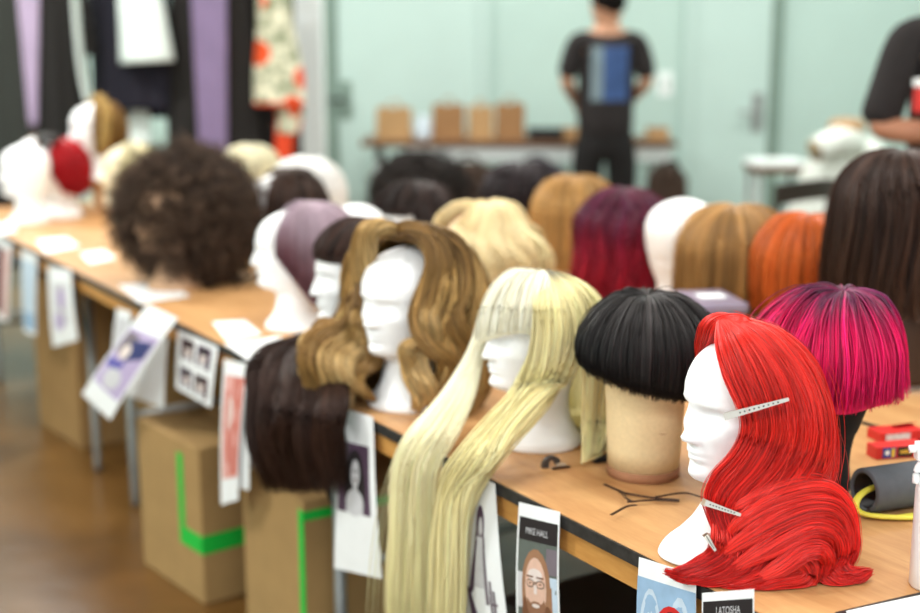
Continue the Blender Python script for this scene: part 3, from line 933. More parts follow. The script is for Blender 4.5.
curls = [
    # rolls over the forehead
    ([(392, 236, -.02), (373.6, 228, -.045), (365, 240, -.04), (361, 262, -.01), (363, 285, .02), (363, 310, .04)], .020, 0.0, 0),
    ([(398, 234, -.03), (385, 226, -.06), (370.9, 232, -.06), (366.9, 250, -.035), (366.4, 272, .0), (366.9, 295, .03)], .018, 0.0, 0),
    ([(394, 236, -.03), (412, 229, -.06), (432, 240, -.08), (436, 266, -.1), (430, 295, -.112), (424, 322, -.115), (432, 345, -.12), (446, 362, -.115), (440, 385, -.11)], .024, 0.006, 1.5),
    ([(400, 234, -.02), (428, 234, -.05), (452, 252, -.075), (460, 285, -.09), (452, 315, -.1), (456, 345, -.105), (470, 365, -.1), (462, 392, -.09)], .026, 0.008, 2),
    ([(410, 234, 0), (445, 246, -.02), (470, 275, -.04), (478, 310, -.05), (468, 340, -.055), (478, 362, -.06), (472, 392, -.06)], .026, 0.008, 2),
    ([(434, 300, -.11), (428, 330, -.118), (420, 355, -.12), (430, 380, -.12), (424, 405, -.11)], .02, 0.009, 1.5),
    ([(420, 340, -.12), (404, 352, -.12), (408, 372, -.12), (420, 392, -.11), (412, 410, -.1)], .014, 0.006, 1.5),
    # curls falling beyond the face
    ([(365, 285, .01), (361, 310, .0), (340.4, 328, -.01), (318, 346, -.015), (306, 366, -.02), (312, 390, -.02), (326, 404, -.02)], .022, 0.01, 2),
    ([(363, 300, .03), (349.5, 325, .02), (326, 340, .02), (312, 350, .02), (304, 372, .015), (318, 398, .01)], .022, 0.012, 2),
    ([(366.4, 305, .0), (355.7, 330, -.02), (342, 348, -.03), (330, 368, -.035), (328, 390, -.035), (342, 406, -.035)], .022, 0.01, 2),
    ([(366.1, 318, .0), (360, 342, -.03), (352, 362, -.045), (344, 384, -.05), (352, 406, -.05)], .02, 0.01, 2),
    ([(365, 335, .0), (370, 358, -.04), (362, 380, -.055), (366, 402, -.055)], .016, 0.009, 1.5),
    ([(361, 290, .05), (344.1, 318, .05), (325.7, 330, .05), (330, 345, .04), (316, 362, .04), (310, 385, .03)], .018, 0.012, 2),
]
for q, (pth, wd, coil, cf) in enumerate(curls):
    h = Hair()
    ga, gb_ = [((150, 116, 64), (196, 162, 106)), ((122, 90, 48), (160, 124, 72)), ((176, 142, 88), (208, 176, 122))][(q * 2 + q // 3) % 3]
    for z_ in range(3):      # each curl is several finer strands lying side by side
        sh_ = np.array([(-1, .2, .4), (.9, -.3, -.2), (.1, .9, -.5)][z_]) * wd * .42
        lock(h, W.pts(pth, sh_), 200, 0.0011, (wd * .35, wd * .68, wd * .72, wd * .66, wd * .6, wd * .3), ga if z_ != 1 else tuple(c * .86 for c in ga), gb_, flat=0.6, coil=coil * (1 + .15 * z_), cfreq=cf, seed=80 + q * 3 + z_, m=34, var=.3, twist=.5 + .2 * z_)
    h.build('curl', M['hair'], W.r, zmin=.002)

# ------------------------------------------------------------------ dark wig with fringe, long hair over the edge
db = at(362, 225, 1.055); db[2] = TZ
foam_head(tuple(db), 196, 'white foam head under the dark fringe, between the mauve bob and golden curls')
DK, DK2 = (60, 42, 36), (54, 34, 26)
W = WW('long dark brown wig with fringe, its hair hanging over the table edge', db)
g = xform(cap_guides(-55, 305, lambda a: 0.245 if abs((a + 180) % 360 - 180) < 52 else 0.09, ng=60, Rf=.112, Rb=.122, Ry=.094, c=(-.005, 0, .212), h=.115), (0, 0, 0), rad(196))
h = Hair(); G, N = sheet(h, g, 1600, 0.0011, DK, DK2, thick=0.009, var=.35, m=22, seed=30)
shell('wig_cap', G, N, M['hair'], W.r, DK, DK2); h.build('hair', M['hair'], W.r)
h = Hair()
for q, (u1, u2, u3, wd) in enumerate([(262, 262, 268, .035), (280, 278, 284, .04), (300, 300, 302, .042), (318, 318, 318, .04), (332, 332, 330, .03), (290, 292, 296, .04)]):
    lock(h, W.pts([(374 + q * 3, 290, .0), (352 + q * 2, 322, -.05), ('e', 300 + q * 7, 352, -.05), ('e', u1, 368 + q * 7, .03 + .01 * (q % 3)), ('e', u2, 415, .05 + .012 * (q % 3)), ('e', u3, 460, .05), ('e', u3 + 4, 492, .03)]), 420, 0.0011, (.02, .03, .035, wd, wd, wd, wd * .8), DK, DK2, flat=.5, seed=130 + q, m=36, var=.3, wave=.006, wfreq=3)
h.build('hanging_hair', M['hair'], W.r)


# ------------------------------------------------------------------ magenta bob on a black stand
mb = at(819, 490)
r = empty('wig_stand', 'black felt display head under the magenta bob', 'wig stand', tuple(mb), rad(200))
P = head_points(0, 60, 48, face=0.5)
bm = bmesh.new()
zz = P[..., 2]; P[..., :2] *= np.where(zz < 0.1, 0.55 + 0.35 * (zz / 0.1), 0.93)[..., None]
add_grid(bm, P); bmesh.ops.recalc_face_normals(bm, faces=bm.faces[:])
me = bpy.data.meshes.new('felt_head'); bm.to_mesh(me); bm.free(); link('felt_head', me, M['black_felt'], r, smooth=True)
o = box('white_tag', (-0.004, -0.0004, -0.009), (0.004, 0.0004, 0.009), M['paper'], r)
o.location = (0.02, 0.045, 0.075); o.rotation_euler = (0, 0, 0.3)
rngm = np.random.default_rng(3)
hn = rngm.normal(size=40)
cap_wig('magenta bob wig with dark plum roots on a black display head', tuple(mb), 215, (84, 26, 62), (216, 16, 88), n=8000, radius=0.00085, a=(0, 360),
        hem=lambda a: 0.166 + 0.004 * math.sin(rad(a * 5)) - 0.006 * math.sin(rad(a)), hm='hair', grad=(0.2, 0.7), c=(0.012, 0.0, 0.205), Rf=0.108, Rb=0.104, Ry=0.106, h=0.112,
        flare=0.10, crown=(-.03, 0.01), ng=44, seed=17, var=0.34, m=28, nclump=110, clump=.4, thick=0.014, lens=(0.78, 1.0), wave=.004, wfreq=1.2)

# ------------------------------------------------------------------ mauve bob
vb = at(297, 327)
foam_head(tuple(vb), 188, 'white foam head in profile with the mauve bob set back from its brow', sc=.95)
cap_wig('sleek mauve bob wig shading from lavender grey, set back on a white head', tuple(vb), 188, (176, 156, 168), (112, 70, 78), n=2400, radius=0.0011, a=(48, 312),
        hem=lambda a: np.interp(abs((a + 180) % 360 - 180), [48, 75, 100, 125, 180], [0.19, 0.13, 0.072, 0.085, 0.11]), hm='hair', grad=(0.25, 0.95), c=(-0.022, 0, .212), Rf=.108, Rb=.128, Ry=.1, h=.1, ng=40, seed=19, var=.12, thick=.008)

# ------------------------------------------------------------------ big dark afro
ab = at(188, 283)
r = wig_root('wig', 'huge dark brown afro wig hiding most of a tan head', ab, 0)
tan = foam_head(tuple(ab + np.array([-.02, -0.07, 0])), 205, 'tan mannequin head, only its jaw and neck showing under the dark afro', m='tan_foam')
rng = np.random.default_rng(31)


def frizz(name, mt, parent, centre, radii, n, L, coil, turns, radius, root, tip, seed=1, var=.3, m=26, cut=None, zmin=0.004):
    rng = np.random.default_rng(seed)
    d = norm(rng.normal(size=(n, 3)))
    if cut is not None:
        d = d[cut(d)]
    n = len(d)
    rr = 0.62 + 0.3 * rng.random((n, 1))
    p0 = np.array(centre) + d * np.array(radii) * rr
    t = np.linspace(0, 1, m)
    gv = np.array([0, 0, -0.45])
    u = norm(d + rng.normal(size=(n, 3)) * 0.45 + gv * 0.4)
    a = norm(np.cross(u, rng.normal(size=(n, 3)))); b = np.cross(u, a)
    ph = rng.random((n, 1)) * 6.28 + 2 * PI * turns * t[None] * (0.7 + 0.6 * rng.random((n, 1)))
    Ls = L * (0.6 + 0.6 * rng.random((n, 1)))
    p = p0[:, None] + u[:, None] * (Ls * t)[..., None] + (a[:, None] * np.cos(ph)[..., None] + b[:, None] * np.sin(ph)[..., None]) * (coil * np.clip(t * 3, 0, 1))[None, :, None] + gv * (t**2)[None, :, None] * L * 0.35
    h = Hair(); h.add(p, radius, root, tip, var, rng=rng)
    return h.build(name, mt, parent, zmin=zmin)


def lump(name, mt, parent, centre, radii, col, seed=1, zmin=0.004, amp=0.08, cutp=None):
    rng = np.random.default_rng(seed)
    nz_, na_ = 30, 44
    th = np.linspace(0.02, PI - 0.02, nz_)[:, None]; ph = np.linspace(0, 2 * PI, na_, endpoint=False)[None]
    d = np.stack([np.sin(th) * np.cos(ph), np.sin(th) * np.sin(ph), np.cos(th) * np.ones_like(ph)], -1)
    k = rng.normal(size=(14, 3)) * 4; f = 1 + amp * np.mean(np.sin(d @ k.T + rng.random(14) * 6), -1) * 2
    P = np.array(centre) + d * np.array(radii) * f[..., None]
    P[..., 2] = np.maximum(P[..., 2], zmin)
    V = P.reshape(-1, 3); idx = np.arange(nz_ * na_).reshape(nz_, na_); nx = np.roll(idx, -1, 1)
    Q = np.stack([idx[:-1], idx[1:], nx[1:], nx[:-1]], -1).reshape(-1, 4)
    return raw_mesh(name, V, Q, np.tile(lin(col), (len(V), 1)), mt, parent)


lump('wig_cap', M['hair_matt'], r, (0.03, 0.03, .23), (.17, .17, .17), (46, 36, 30), 2)
frizz('afro_hair', M['hair_matt'], r, (0.0, 0.015, .215), (.205, .19, .185), 5200, .075, .009, 3.2, .0012, (58, 46, 39), (84, 67, 55), 5, var=.4,
      cut=lambda d: ~((np.abs(np.arctan2(d[:, 1], d[:, 0]) + 2.16) < .13) & (d[:, 2] < .0)))
frizz('loose_coils', M['hair_matt'], r, (0.03, 0.02, .14), (.19, .19, .14), 1500, .07, .011, 3, .0012, (58, 46, 39), (84, 67, 55), 6, var=.4, cut=lambda d: np.abs(np.arctan2(d[:, 1], d[:, 0]) + 2.16) > .15)


# ------------------------------------------------------------------ the rest of the heads and wigs (soft in the photograph)
def on_table(u, vtop, ztop=1.052):
    """standing place of a head whose wig tops out at pixel (u, vtop)"""
    p = at(u, vtop, ztop); return np.array([p[0], p[1], TZ])


def bob(label, p, yaw, root, tip, hemz, open_=None, grad=(0, 1), seed=1, n=1500, rad_=0.0014, R=1.0, **kw):
    a = (0, 360) if open_ is None else (open_, 360 - open_)
    kw.setdefault('hm', 'hair')
    return cap_wig(label, tuple(p), yaw, root, tip, n=n, radius=rad_, a=a, hem=(hemz if callable(hemz) else (lambda q: hemz)), grad=grad, Rf=.112 * R, Rb=.115 * R, Ry=.1 * R, h=.118, ng=40, seed=seed, **kw)


# bald head and the backs of the wigs on the second row of tables
bp_ = on_table(684, 198, 1.053)
foam_head(tuple(bp_), 60, sc=(1.1, 1.16, 1.0), label= 'bald white foam head, bare of any wig, beside the plum wig')
p = on_table(737, 207); foam_head(tuple(p), 55, 'white foam head under the light brown bob, seen from behind', tilt=0)
bob('light brown bob wig seen from behind, between the bald white head and the orange bob', p, 55, (168, 128, 78), (158, 116, 64), lambda a: .075 + .01 * math.cos(rad(a)), open_=50, seed=41, R=1.26, flare=.03, var=.2)
p = on_table(811, 219, 1.045); foam_head(tuple(p), 55, 'white foam head under the orange bob, seen from behind')
bob('short bright orange bob wig seen from behind', p, 55, (178, 84, 28), (188, 92, 34), .10, open_=50, seed=42, R=1.18, tuck=.006, var=.2)
p = on_table(627, 190); foam_head(tuple(p), 60, 'white foam head under the plum and crimson wig')
bob('shoulder-length wig in plum turning crimson at the ends', p, 60, (74, 26, 52), (160, 28, 48), .02, open_=48, grad=(.3, .85), seed=43, R=1.22, flare=.03, wave=.006, wfreq=2.5, var=.3)
p = on_table(577, 177); foam_head(tuple(p), 60, 'white foam head under the honey blonde wig')
bob('honey blonde straight wig next to the plum wig on the second row', p, 60, (168, 128, 74), (200, 154, 92), .05, open_=48, seed=44, R=1.2, flare=.05, var=.2)
# tall one at the right
p = np.array([0.912, 2.64, TZ])
def riser(p, label):
    r = empty('wig_riser', label, 'riser', tuple(p), YAW_T)
    lathe('riser_foot', [(0.07, 0), (0.072, 0.004), (0.07, 0.014), (0.03, 0.018)], M['wood'], r)
    lathe('riser_post', [(0.018, 0.016), (0.018, 0.138)], M['wood'], r, 20)
    lathe('riser_top', [(0.05, 0.138), (0.08, 0.139), (0.082, 0.143), (0.08, 0.147), (0.05, 0.148)], M['wood'], r)
    return p + np.array([0, 0, .149])


p2 = riser(p, 'plain wooden riser under the long dark brown wig'); foam_head(tuple(p2), 55, 'white foam head under the long dark brown wig')
cap_wig('long glossy dark brown wig seen from behind at the right of the second row', tuple(p2), 55, (50, 32, 24), (58, 38, 27), n=3200, radius=.0013, a=(45, 315), hem=lambda a: -.135, hm='hair', c=(-.005, 0, .205),
        Rf=.118, Rb=.135, Ry=.118, h=.125, flare=.028, ng=40, seed=45, var=.3, wave=.006, wfreq=2, thick=.016, zfloor=-.14, m=30)
# mass of curls between the golden and pale blonde wigs
p = on_table(482, 210, 1.05)
foam_head(tuple(p), 225, 'peach-toned mannequin head among cream blonde curls', m='tan_foam')
r = wig_root('wig', 'fluffy cream blonde curly wig behind the pale blonde wig', p, 0)
lump('wig_cap', M['hair'], r, (0.015, .03, .2), (.115, .11, .105), (222, 196, 146), 7)
CB1, CB2 = (236, 214, 164), (244, 226, 182)
rng = np.random.default_rng(77)
for q in range(20):
    a = -2.3 + 4.6 * q / 19 + 0.35
    e = np.array([math.cos(a), math.sin(a), 0]) * np.array([.125, .12, 0])
    h = Hair()
    lock(h, np.array([[0.01, .01, .305], [e[0] * .55, e[1] * .55 + .01, .30], [e[0], e[1] + .01, .235], [e[0] * 1.12, e[1] * 1.12, .17], [e[0] * 1.1, e[1] * 1.1, .11], [e[0] * 1.25, e[1] * 1.25, .06]]), 140, .0015, (.018, .028, .028, .026, .014), CB1, CB2, flat=.7, coil=.012, cfreq=2 + rng.random(), seed=300 + q, m=26, var=.12, ref=(0.1, 0.2, 1) if q % 2 else (0.3, -.5, .6))
    h.build('curl', M['hair'], r, zmin=.003)
# dark brown wig with a white face, behind the golden wig
p = on_table(412, 186, 1.055); foam_head(tuple(p), 238, 'white foam head under the short dark wig behind the golden curls')
bob('dark brown short wig pushed back from a white face behind the golden curls', p, 238, (52, 38, 34), (44, 31, 27), lambda a: .245 if abs((a + 180) % 360 - 180) < 44 else .09, seed=46, R=1.08, wave=.006, thick=.016, var=.3)
p = at(356, 204, 1.03); p[2] = TZ; foam_head(tuple(p), 205, sc=.93, label= 'bald white foam head peeping over the dark fringed wig')
# two dark wigs at the back row
p = on_table(420, 152, 1.05); r = wig_root('wig', 'wide frizzy black wig on the back row beneath the paper bags', p, 0)
lump('wig_cap', M['hair_matt'], r, (0, 0, .17), (.17, .14, .135), (34, 30, 28), 8)
frizz('frizzy_hair', M['hair_matt'], r, (0, 0, .165), (.185, .15, .14), 2200, .055, .008, 3, .0018, (36, 31, 29), (52, 46, 43), 9, var=.3)
p = on_table(520, 165, 1.05); foam_head(tuple(p), 60, 'white foam head hidden by the straight black-plum wig')
bob('straight black-plum wig to the left of the honey blonde wig', p, 60, (38, 28, 32), (34, 22, 22), .04, open_=46, seed=47, R=1.15, var=.3)
# brown updo behind the mauve bob
p = on_table(280, 174, 1.05); foam_head(tuple(p), 196, 'white foam head under the brown swept-up wig')
r = wig_root('wig', 'dark brown swept-up wig with a white bead behind the mauve bob', p, rad(0))
g = xform(cap_guides(58, 302, lambda a: .14, ng=30, Rf=.125, Rb=.135, Ry=.115), (0, 0, 0), rad(196))
h = Hair(); G, N = sheet(h, g, 900, .0014, (62, 42, 32), (54, 36, 28), thick=.01, var=.3, seed=48); shell('wig_cap', G, N, M['hair'], r, (54, 36, 28), (54, 36, 28)); h.build('hair', M['hair'], r)
for q in range(8):
    a = q * .8
    h = Hair()
    c0 = np.array([.02 + .06 * math.cos(a), .05 * math.sin(a), .285])
    lock(h, np.array([c0 + np.array([.03 * math.cos(b_), .02 * math.sin(b_), .025 * math.sin(b_ * .5 + a)]) for b_ in np.linspace(0, 6, 9)]), 90, .0014, (.008, .014, .016, .014, .008), (66, 45, 34), (54, 36, 28), seed=350 + q, m=24, var=.3)
    h.build('rolled_curl', M['hair'], r)
bm = bmesh.new(); bmesh.ops.create_uvsphere(bm, u_segments=16, v_segments=10, radius=.018, matrix=Matrix.Translation((-.03, -.075, .275)))
me = bpy.data.meshes.new('white_bead'); bm.to_mesh(me); bm.free(); link('white_bead', me, M['paper'], r, smooth=True)
# white wigs further back
WHT = (254, 254, 250)
p = on_table(308, 160, 1.05); foam_head(tuple(p), 60, 'white foam head under the snow white wig')
bob('rounded snow white wig beyond the brown swept-up wig', p, 60, WHT, WHT, .09, open_=50, seed=49, R=1.2, var=.03)
p = on_table(252, 147, 1.05); foam_head(tuple(p), 60, 'white foam head under the cream wig')
bob('cream white short wig showing over the dark afro', p, 60, (236, 230, 200), (230, 222, 186), .1, open_=50, seed=50, R=1.1, var=.05)
# the far end
p = at(30, 222); p = np.array([p[0], p[1] - .0, TZ]); foam_head(tuple(p), 200, 'bald white foam head to the left of the red bob')
p = at(63, 216); foam_head(tuple(p), 196, 'white foam head under the red bob and black headband')
r = bob('short bright red bob wig with a black headband at the far end of the row', p, 196, (176, 14, 26), (160, 8, 20), lambda a: np.interp(abs((a + 180) % 360 - 180), [60, 90, 130, 180], [.20, .11, .085, .13]), open_=60, seed=61, R=1.0, var=.15, n=1000)
hb = [[.1 * math.cos(b_) * .2 + .045, .105 * math.cos(b_), .215 + .115 * math.sin(b_)] for b_ in np.linspace(-.3, PI + .3, 24)]
tube('headband', hb, .016, M['black'], r, 10)
for q, s_ in enumerate((-1, 1)):
    bm = bmesh.new(); bmesh.ops.create_uvsphere(bm, u_segments=14, v_segments=8, radius=.026, matrix=Matrix.Translation((.04 + .02 * s_, .05 - .02 * s_, .325)) @ Matrix.Diagonal((1.3, .8, .7, 1)))
    me = bpy.data.meshes.new('headband_bow'); bm.to_mesh(me); bm.free(); link('headband_bow', me, M['black'], r, smooth=True)
p = at(78, 207); p = p + NRM * .12; p[2] = TZ; foam_head(tuple(p), 190, 'ivory foam head standing behind the red bob', m='foam_old')
p = CORNER + DIR * 3.2 + NRM * .5; p[2] = TZ; p = riser(p, 'plain wooden riser under the golden braided wig'); foam_head(tuple(p), 215, 'white foam head under the golden braided wig')
r = wig_root('wig', 'golden wig with a thick braid wound round the crown, at the far end', p, 0)
g = xform(cap_guides(62, 298, lambda a: .12, ng=30), (0, 0, 0), rad(215))
h = Hair(); G, N = sheet(h, g, 700, .0016, (150, 112, 58), (132, 96, 46), thick=.01, var=.2, seed=62); shell('wig_cap', G, N, M['hair'], r, (132, 96, 46), (132, 96, 46)); h.build('hair', M['hair'], r)
for q in range(3):
    b_ = np.linspace(rad(-50), rad(230), 60); ph = b_ * 7 + q * 2.094
    fw = np.array([math.cos(rad(215)), math.sin(rad(215)), 0]); lt = np.array([-fw[1], fw[0], 0])
    rr_ = .115 + .013 * np.cos(ph)
    pth = lt[None] * (rr_ * np.cos(b_) * .95)[:, None] + np.array([0, 0, 1.0])[None] * (.205 + rr_ * np.sin(b_))[:, None] + fw[None] * (-.005 + .014 * np.sin(ph * 2) - .02 * np.sin(b_))[:, None]
    h = Hair(); lock(h, pth, 60, .0016, (.02, .02), (196, 162, 96), (176, 140, 78), seed=370 + q, m=70, var=.2, ref=tuple(fw), lens=(.98, 1)); h.build('braid_strand', M['hair'], r)
p = CORNER + DIR * 3.5 + NRM * .34; p[2] = TZ; foam_head(tuple(p), 215, 'white foam head under the brown wig at the edge of the view')
bob('mid brown wig beyond the bald head at the far left', p, 215, (140, 104, 74), (128, 92, 62), .1, open_=55, seed=63, n=700)
p = on_table(128, 148, 1.04); foam_head(tuple(p), 200, 'ivory foam head between the braided wig and the afro', m='foam_old')
bob('pale ash blonde wig between the braided wig and the dark afro', p, 200, (216, 206, 168), (208, 196, 150), .1, open_=60, seed=64, n=700, R=1.05)


# ------------------------------------------------------------------ printed sheets taped to the table edge
INK = {k: mat('ink_' + k, c, .75, var=.06, scale=60) for k, c in {
    'black': (34, 28, 30), 'grey': (120, 110, 118), 'light': (206, 206, 210), 'plum': (84, 62, 84), 'skin': (222, 184, 164), 'skin_light': (228, 214, 208), 'brown': (120, 78, 52), 'tawny': (160, 118, 88),
    'blue': (150, 182, 212), 'pale_blue': (196, 214, 230), 'red': (206, 34, 32), 'dark_red': (120, 20, 24), 'violet': (96, 92, 168), 'lilac': (186, 170, 206), 'pink': (224, 168, 160), 'coral': (206, 124, 112), 'navy': (50, 58, 110),
    'beard': (146, 104, 78), 'green_grey': (96, 104, 98), 'maroon': (86, 52, 58), 'white': (242, 244, 245)}.items()}


def sheet_point(c4, u, v, bow):
    """c4: corners tl, tr, br, bl; u right, v down"""
    p = (c4[0] * (1 - u) + c4[1] * u) * (1 - v) + (c4[3] * (1 - u) + c4[2] * u) * v
    n = np.cross(c4[1] - c4[0], c4[3] - c4[0]); n = n / np.linalg.norm(n)
    return p - n * bow * math.sin(PI * v) * (0.6 + 0.4 * math.sin(PI * u)), -n


def photo_sheet(label, c4, prints=(), bow=0.006, group='printed reference sheets', fold=None, texts=()):
    c4 = [np.array(c, float) for c in c4]
    n = np.cross(c4[1] - c4[0], c4[3] - c4[0]); n /= np.linalg.norm(n)
    if n @ NRM < 0:      # front must look into the aisle
        bow_s = -1
    else:
        bow_s = 1
    o3 = c4[0].copy()
    r = empty('photo_sheet', label, 'photo sheet', tuple(o3), 0, group)

    def pt(u, v, lift):
        p, nn = sheet_point(c4, u, v, bow * bow_s)
        nn = nn * bow_s
        return p + nn * lift - o3
    gu, gv = 7, 15
    P = np.array([[pt(i / (gu - 1), j / (gv - 1), 0.0) for i in range(gu)] for j in range(gv)])
    Pb = np.array([[pt(i / (gu - 1), j / (gv - 1), -0.0005) for i in range(gu)] for j in range(gv)])
    bm = bmesh.new()
    A = [[bm.verts.new(q) for q in row] for row in P]; B = [[bm.verts.new(q) for q in row] for row in Pb]
    for j in range(gv - 1):
        for i in range(gu - 1):
            bm.faces.new((A[j][i], A[j][i + 1], A[j + 1][i + 1], A[j + 1][i])); bm.faces.new((B[j][i], B[j + 1][i], B[j + 1][i + 1], B[j][i + 1]))
    ring = [(j, 0) for j in range(gv)] + [(gv - 1, i) for i in range(1, gu)] + [(j, gu - 1) for j in range(gv - 2, -1, -1)] + [(0, i) for i in range(gu - 2, 0, -1)]
    for k_ in range(len(ring)):
        a, b_ = ring[k_], ring[(k_ + 1) % len(ring)]
        bm.faces.new((A[a[0]][a[1]], A[b_[0]][b_[1]], B[b_[0]][b_[1]], B[a[0]][a[1]]))
    bmesh.ops.recalc_face_normals(bm, faces=bm.faces[:])
    me = bpy.data.meshes.new('paper'); bm.to_mesh(me); bm.free(); link('paper', me, M['paper'], r)
    if prints:
        mats, V, Fc, MI = [], [], [], []
        for li, (poly, mk) in enumerate(prints):
            if INK[mk] not in mats: mats.append(INK[mk])
            lift = 0.0004 + 0.00006 * li
            # cut the polygon into rows so that it follows the bowed paper
            b0 = len(V); cx, cy = sum(p[0] for p in poly) / len(poly), sum(p[1] for p in poly) / len(poly)
            pl = []
            for k_ in range(len(poly)):
                a, c_ = poly[k_], poly[(k_ + 1) % len(poly)]
                for q in range(4): pl.append((a[0] + (c_[0] - a[0]) * q / 4, a[1] + (c_[1] - a[1]) * q / 4))
            for s_ in (1.0, .5): V += [tuple(pt(cx + (p[0] - cx) * s_, cy + (p[1] - cy) * s_, lift)) for p in pl]
            V.append(tuple(pt(cx, cy, lift)))
            m_ = len(pl)
            for k_ in range(m_):
                k2 = (k_ + 1) % m_
                Fc.append((b0 + k_, b0 + k2, b0 + m_ + k2, b0 + m_ + k_)); MI.append(mats.index(INK[mk]))
                Fc.append((b0 + m_ + k_, b0 + m_ + k2, b0 + 2 * m_)); MI.append(mats.index(INK[mk]))
        me = bpy.data.meshes.new('printed_picture'); me.from_pydata(V, [], Fc); me.update()
        o = link('printed_picture', me, None, r, mats=mats)
        me.polygons.foreach_set('material_index', MI)
    for txt, u0, u1, vb, hgt, mk in texts:
        cu = bpy.data.curves.new('lettering', 'FONT'); cu.body = txt; cu.size = 1.0
        to = bpy.data.objects.new('tmp', cu); C.objects.link(to)
        bpy.context.view_layer.update()
        me = bpy.data.meshes.new_from_object(to.evaluated_get(bpy.context.evaluated_depsgraph_get()))
        bpy.data.objects.remove(to)
        xs = [v.co.x for v in me.vertices]; ys = [v.co.y for v in me.vertices]
        x0, x1, y1 = min(xs), max(xs), max(ys)
        for v in me.vertices:
            v.co = Vector(pt(u0 + (u1 - u0) * (v.co.x - x0) / (x1 - x0), vb - hgt * v.co.y / y1, 0.0004 + 0.00006 * (len(prints) + 1)))
        link('lettering', me, INK[mk], r)
    return r


def ell(cx, cy, rx, ry, n=18, a0=0, a1=360):
    return [(cx + rx * math.cos(rad(a0 + (a1 - a0) * i / n)), cy + ry * math.sin(rad(a0 + (a1 - a0) * i / n))) for i in range(n)]


def rect(a, b, c, d):
    return [(a, b), (c, b), (c, d), (a, d)]


def E4(tl, tr, br, bl, off=.006):
    return [atEdge(*q, off) for q in (tl, tr, br, bl)]


# portrait of a long haired man in glasses
photo_sheet('sheet with a dark title bar over a portrait of a bearded long-haired man in glasses', E4((519, 502), (560, 512), (561, 640), (517, 630)),
    [(rect(.05, .10, .97, .27), 'black'), (rect(.05, .27, .97, 1), 'green_grey'), (rect(.74, .52, .97, 1), 'pale_blue'), (rect(.74, .3, .97, .5), 'grey'), (rect(.05, .52, .3, .8), 'light'),
     (ell(.5, .60, .33, .28), 'tawny'), (rect(.17, .6, .36, .99), 'tawny'), (rect(.64, .6, .86, .99), 'tawny'), (ell(.26, .85, .1, .15), 'brown'), (ell(.76, .88, .1, .13), 'brown'), (ell(.5, .62, .25, .235), 'skin'), (rect(.38, .78, .62, .95), 'skin'),
     (ell(.5, .76, .215, .115), 'beard'), (ell(.5, .70, .19, .06), 'skin'), (ell(.5, .755, .11, .026), 'beard'), (ell(.5, .765, .09, .016), 'skin_light'), (ell(.5, .52, .17, .05), 'skin_light'), (rect(.47, .6, .54, .67), 'skin_light'),
     (ell(.385, .59, .095, .032), 'black'), (ell(.62, .59, .095, .032), 'black'), (ell(.385, .59, .082, .025), 'skin'), (ell(.62, .59, .082, .025), 'skin'), (ell(.385, .588, .03, .007), 'brown'), (ell(.62, .588, .03, .007), 'brown'), (rect(.46, .58, .55, .586), 'black'),
     (rect(.3, .53, .46, .542), 'brown'), (rect(.54, .53, .7, .542), 'brown'), (rect(.2, .93, .8, 1), 'violet')], texts=[('MIKE HALL', .25, .78, .215, .05, 'light')])
# red haired portrait
photo_sheet('pale blue sheet with a red-haired portrait taped below the scarlet wig', E4((639, 557), (696, 575), (699, 680), (637, 662)),
    [(rect(.0, .17, 1, 1), 'blue'), (ell(.25, .75, .2, .5), 'pale_blue'), (ell(.25, .78, .15, .46), 'blue'), (ell(.75, .8, .2, .55), 'pale_blue'), (ell(.75, .84, .15, .5), 'blue'), (ell(.62, .62, .27, .26), 'red'), (ell(.5, .78, .2, .26), 'red'), (ell(.83, .8, .16, .26), 'red'),
     (ell(.62, .47, .11, .06), 'dark_red'), (ell(.65, .68, .155, .19), 'skin'), (ell(.59, .64, .035, .012), 'black'), (ell(.72, .64, .035, .012), 'black'), (ell(.655, .78, .05, .016), 'dark_red'), (ell(.52, .52, .1, .1), 'red')], bow=.004)
photo_sheet('white sheet with a black title bar reading LATOSHA at the table edge', E4((702, 593), (754, 589), (757, 690), (704, 690), .01),
    [(rect(.03, .09, .98, .33), 'black'), (rect(.03, .33, .98, 1), 'green_grey'), (ell(.5, .7, .2, .2), 'brown'), (ell(.5, .72, .12, .15), 'skin')], bow=.003, texts=[('LATOSHA', .30, .76, .225, .075, 'light')])
# monochrome standing figure
photo_sheet('white sheet with a grey standing figure beside the hanging blonde locks', E4((470, 472), (495, 484), (510, 640), (462, 628)),
    [(ell(.48, .29, .13, .12), 'plum'), (ell(.47, .42, .15, .15), 'grey'), (ell(.5, .30, .06, .06), 'light'), (rect(.38, .37, .56, .44), 'light'), ([(.36, .44), (.58, .44), (.62, .7), (.3, .7)], 'light'), ([(.34, .4), (.4, .4), (.3, .72), (.16, .78)], 'plum'), ([(.56, .42), (.62, .46), (.66, .8), (.58, .8)], 'grey'),
     ([(.12, .7), (.2, .72), (.5, 1), (.3, 1)], 'plum'), (rect(.68, .64, .73, .86), 'grey'), (rect(.75, .7, .8, .9), 'grey'), (rect(.72, .78, .84, .8), 'grey')])
photo_sheet('long white sheet with a grey portrait of a dark-haired woman at the table corner', E4((343, 408), (373, 417), (382, 579), (334, 568)),
    [(rect(.04, .19, .86, .62), 'plum'), (rect(.08, .2, .3, .45), 'grey'), (ell(.48, .36, .23, .135), 'black'), (ell(.34, .47, .12, .13), 'black'), (ell(.64, .47, .12, .15), 'black'), (ell(.5, .37, .12, .085), 'light'), (rect(.45, .43, .56, .48), 'light'), (ell(.49, .55, .22, .085), 'light'), (rect(.28, .54, .7, .62), 'light'),
     (ell(.46, .355, .022, .008), 'black'), (ell(.55, .355, .022, .008), 'black'), (ell(.505, .408, .035, .008), 'maroon')], bow=.005)
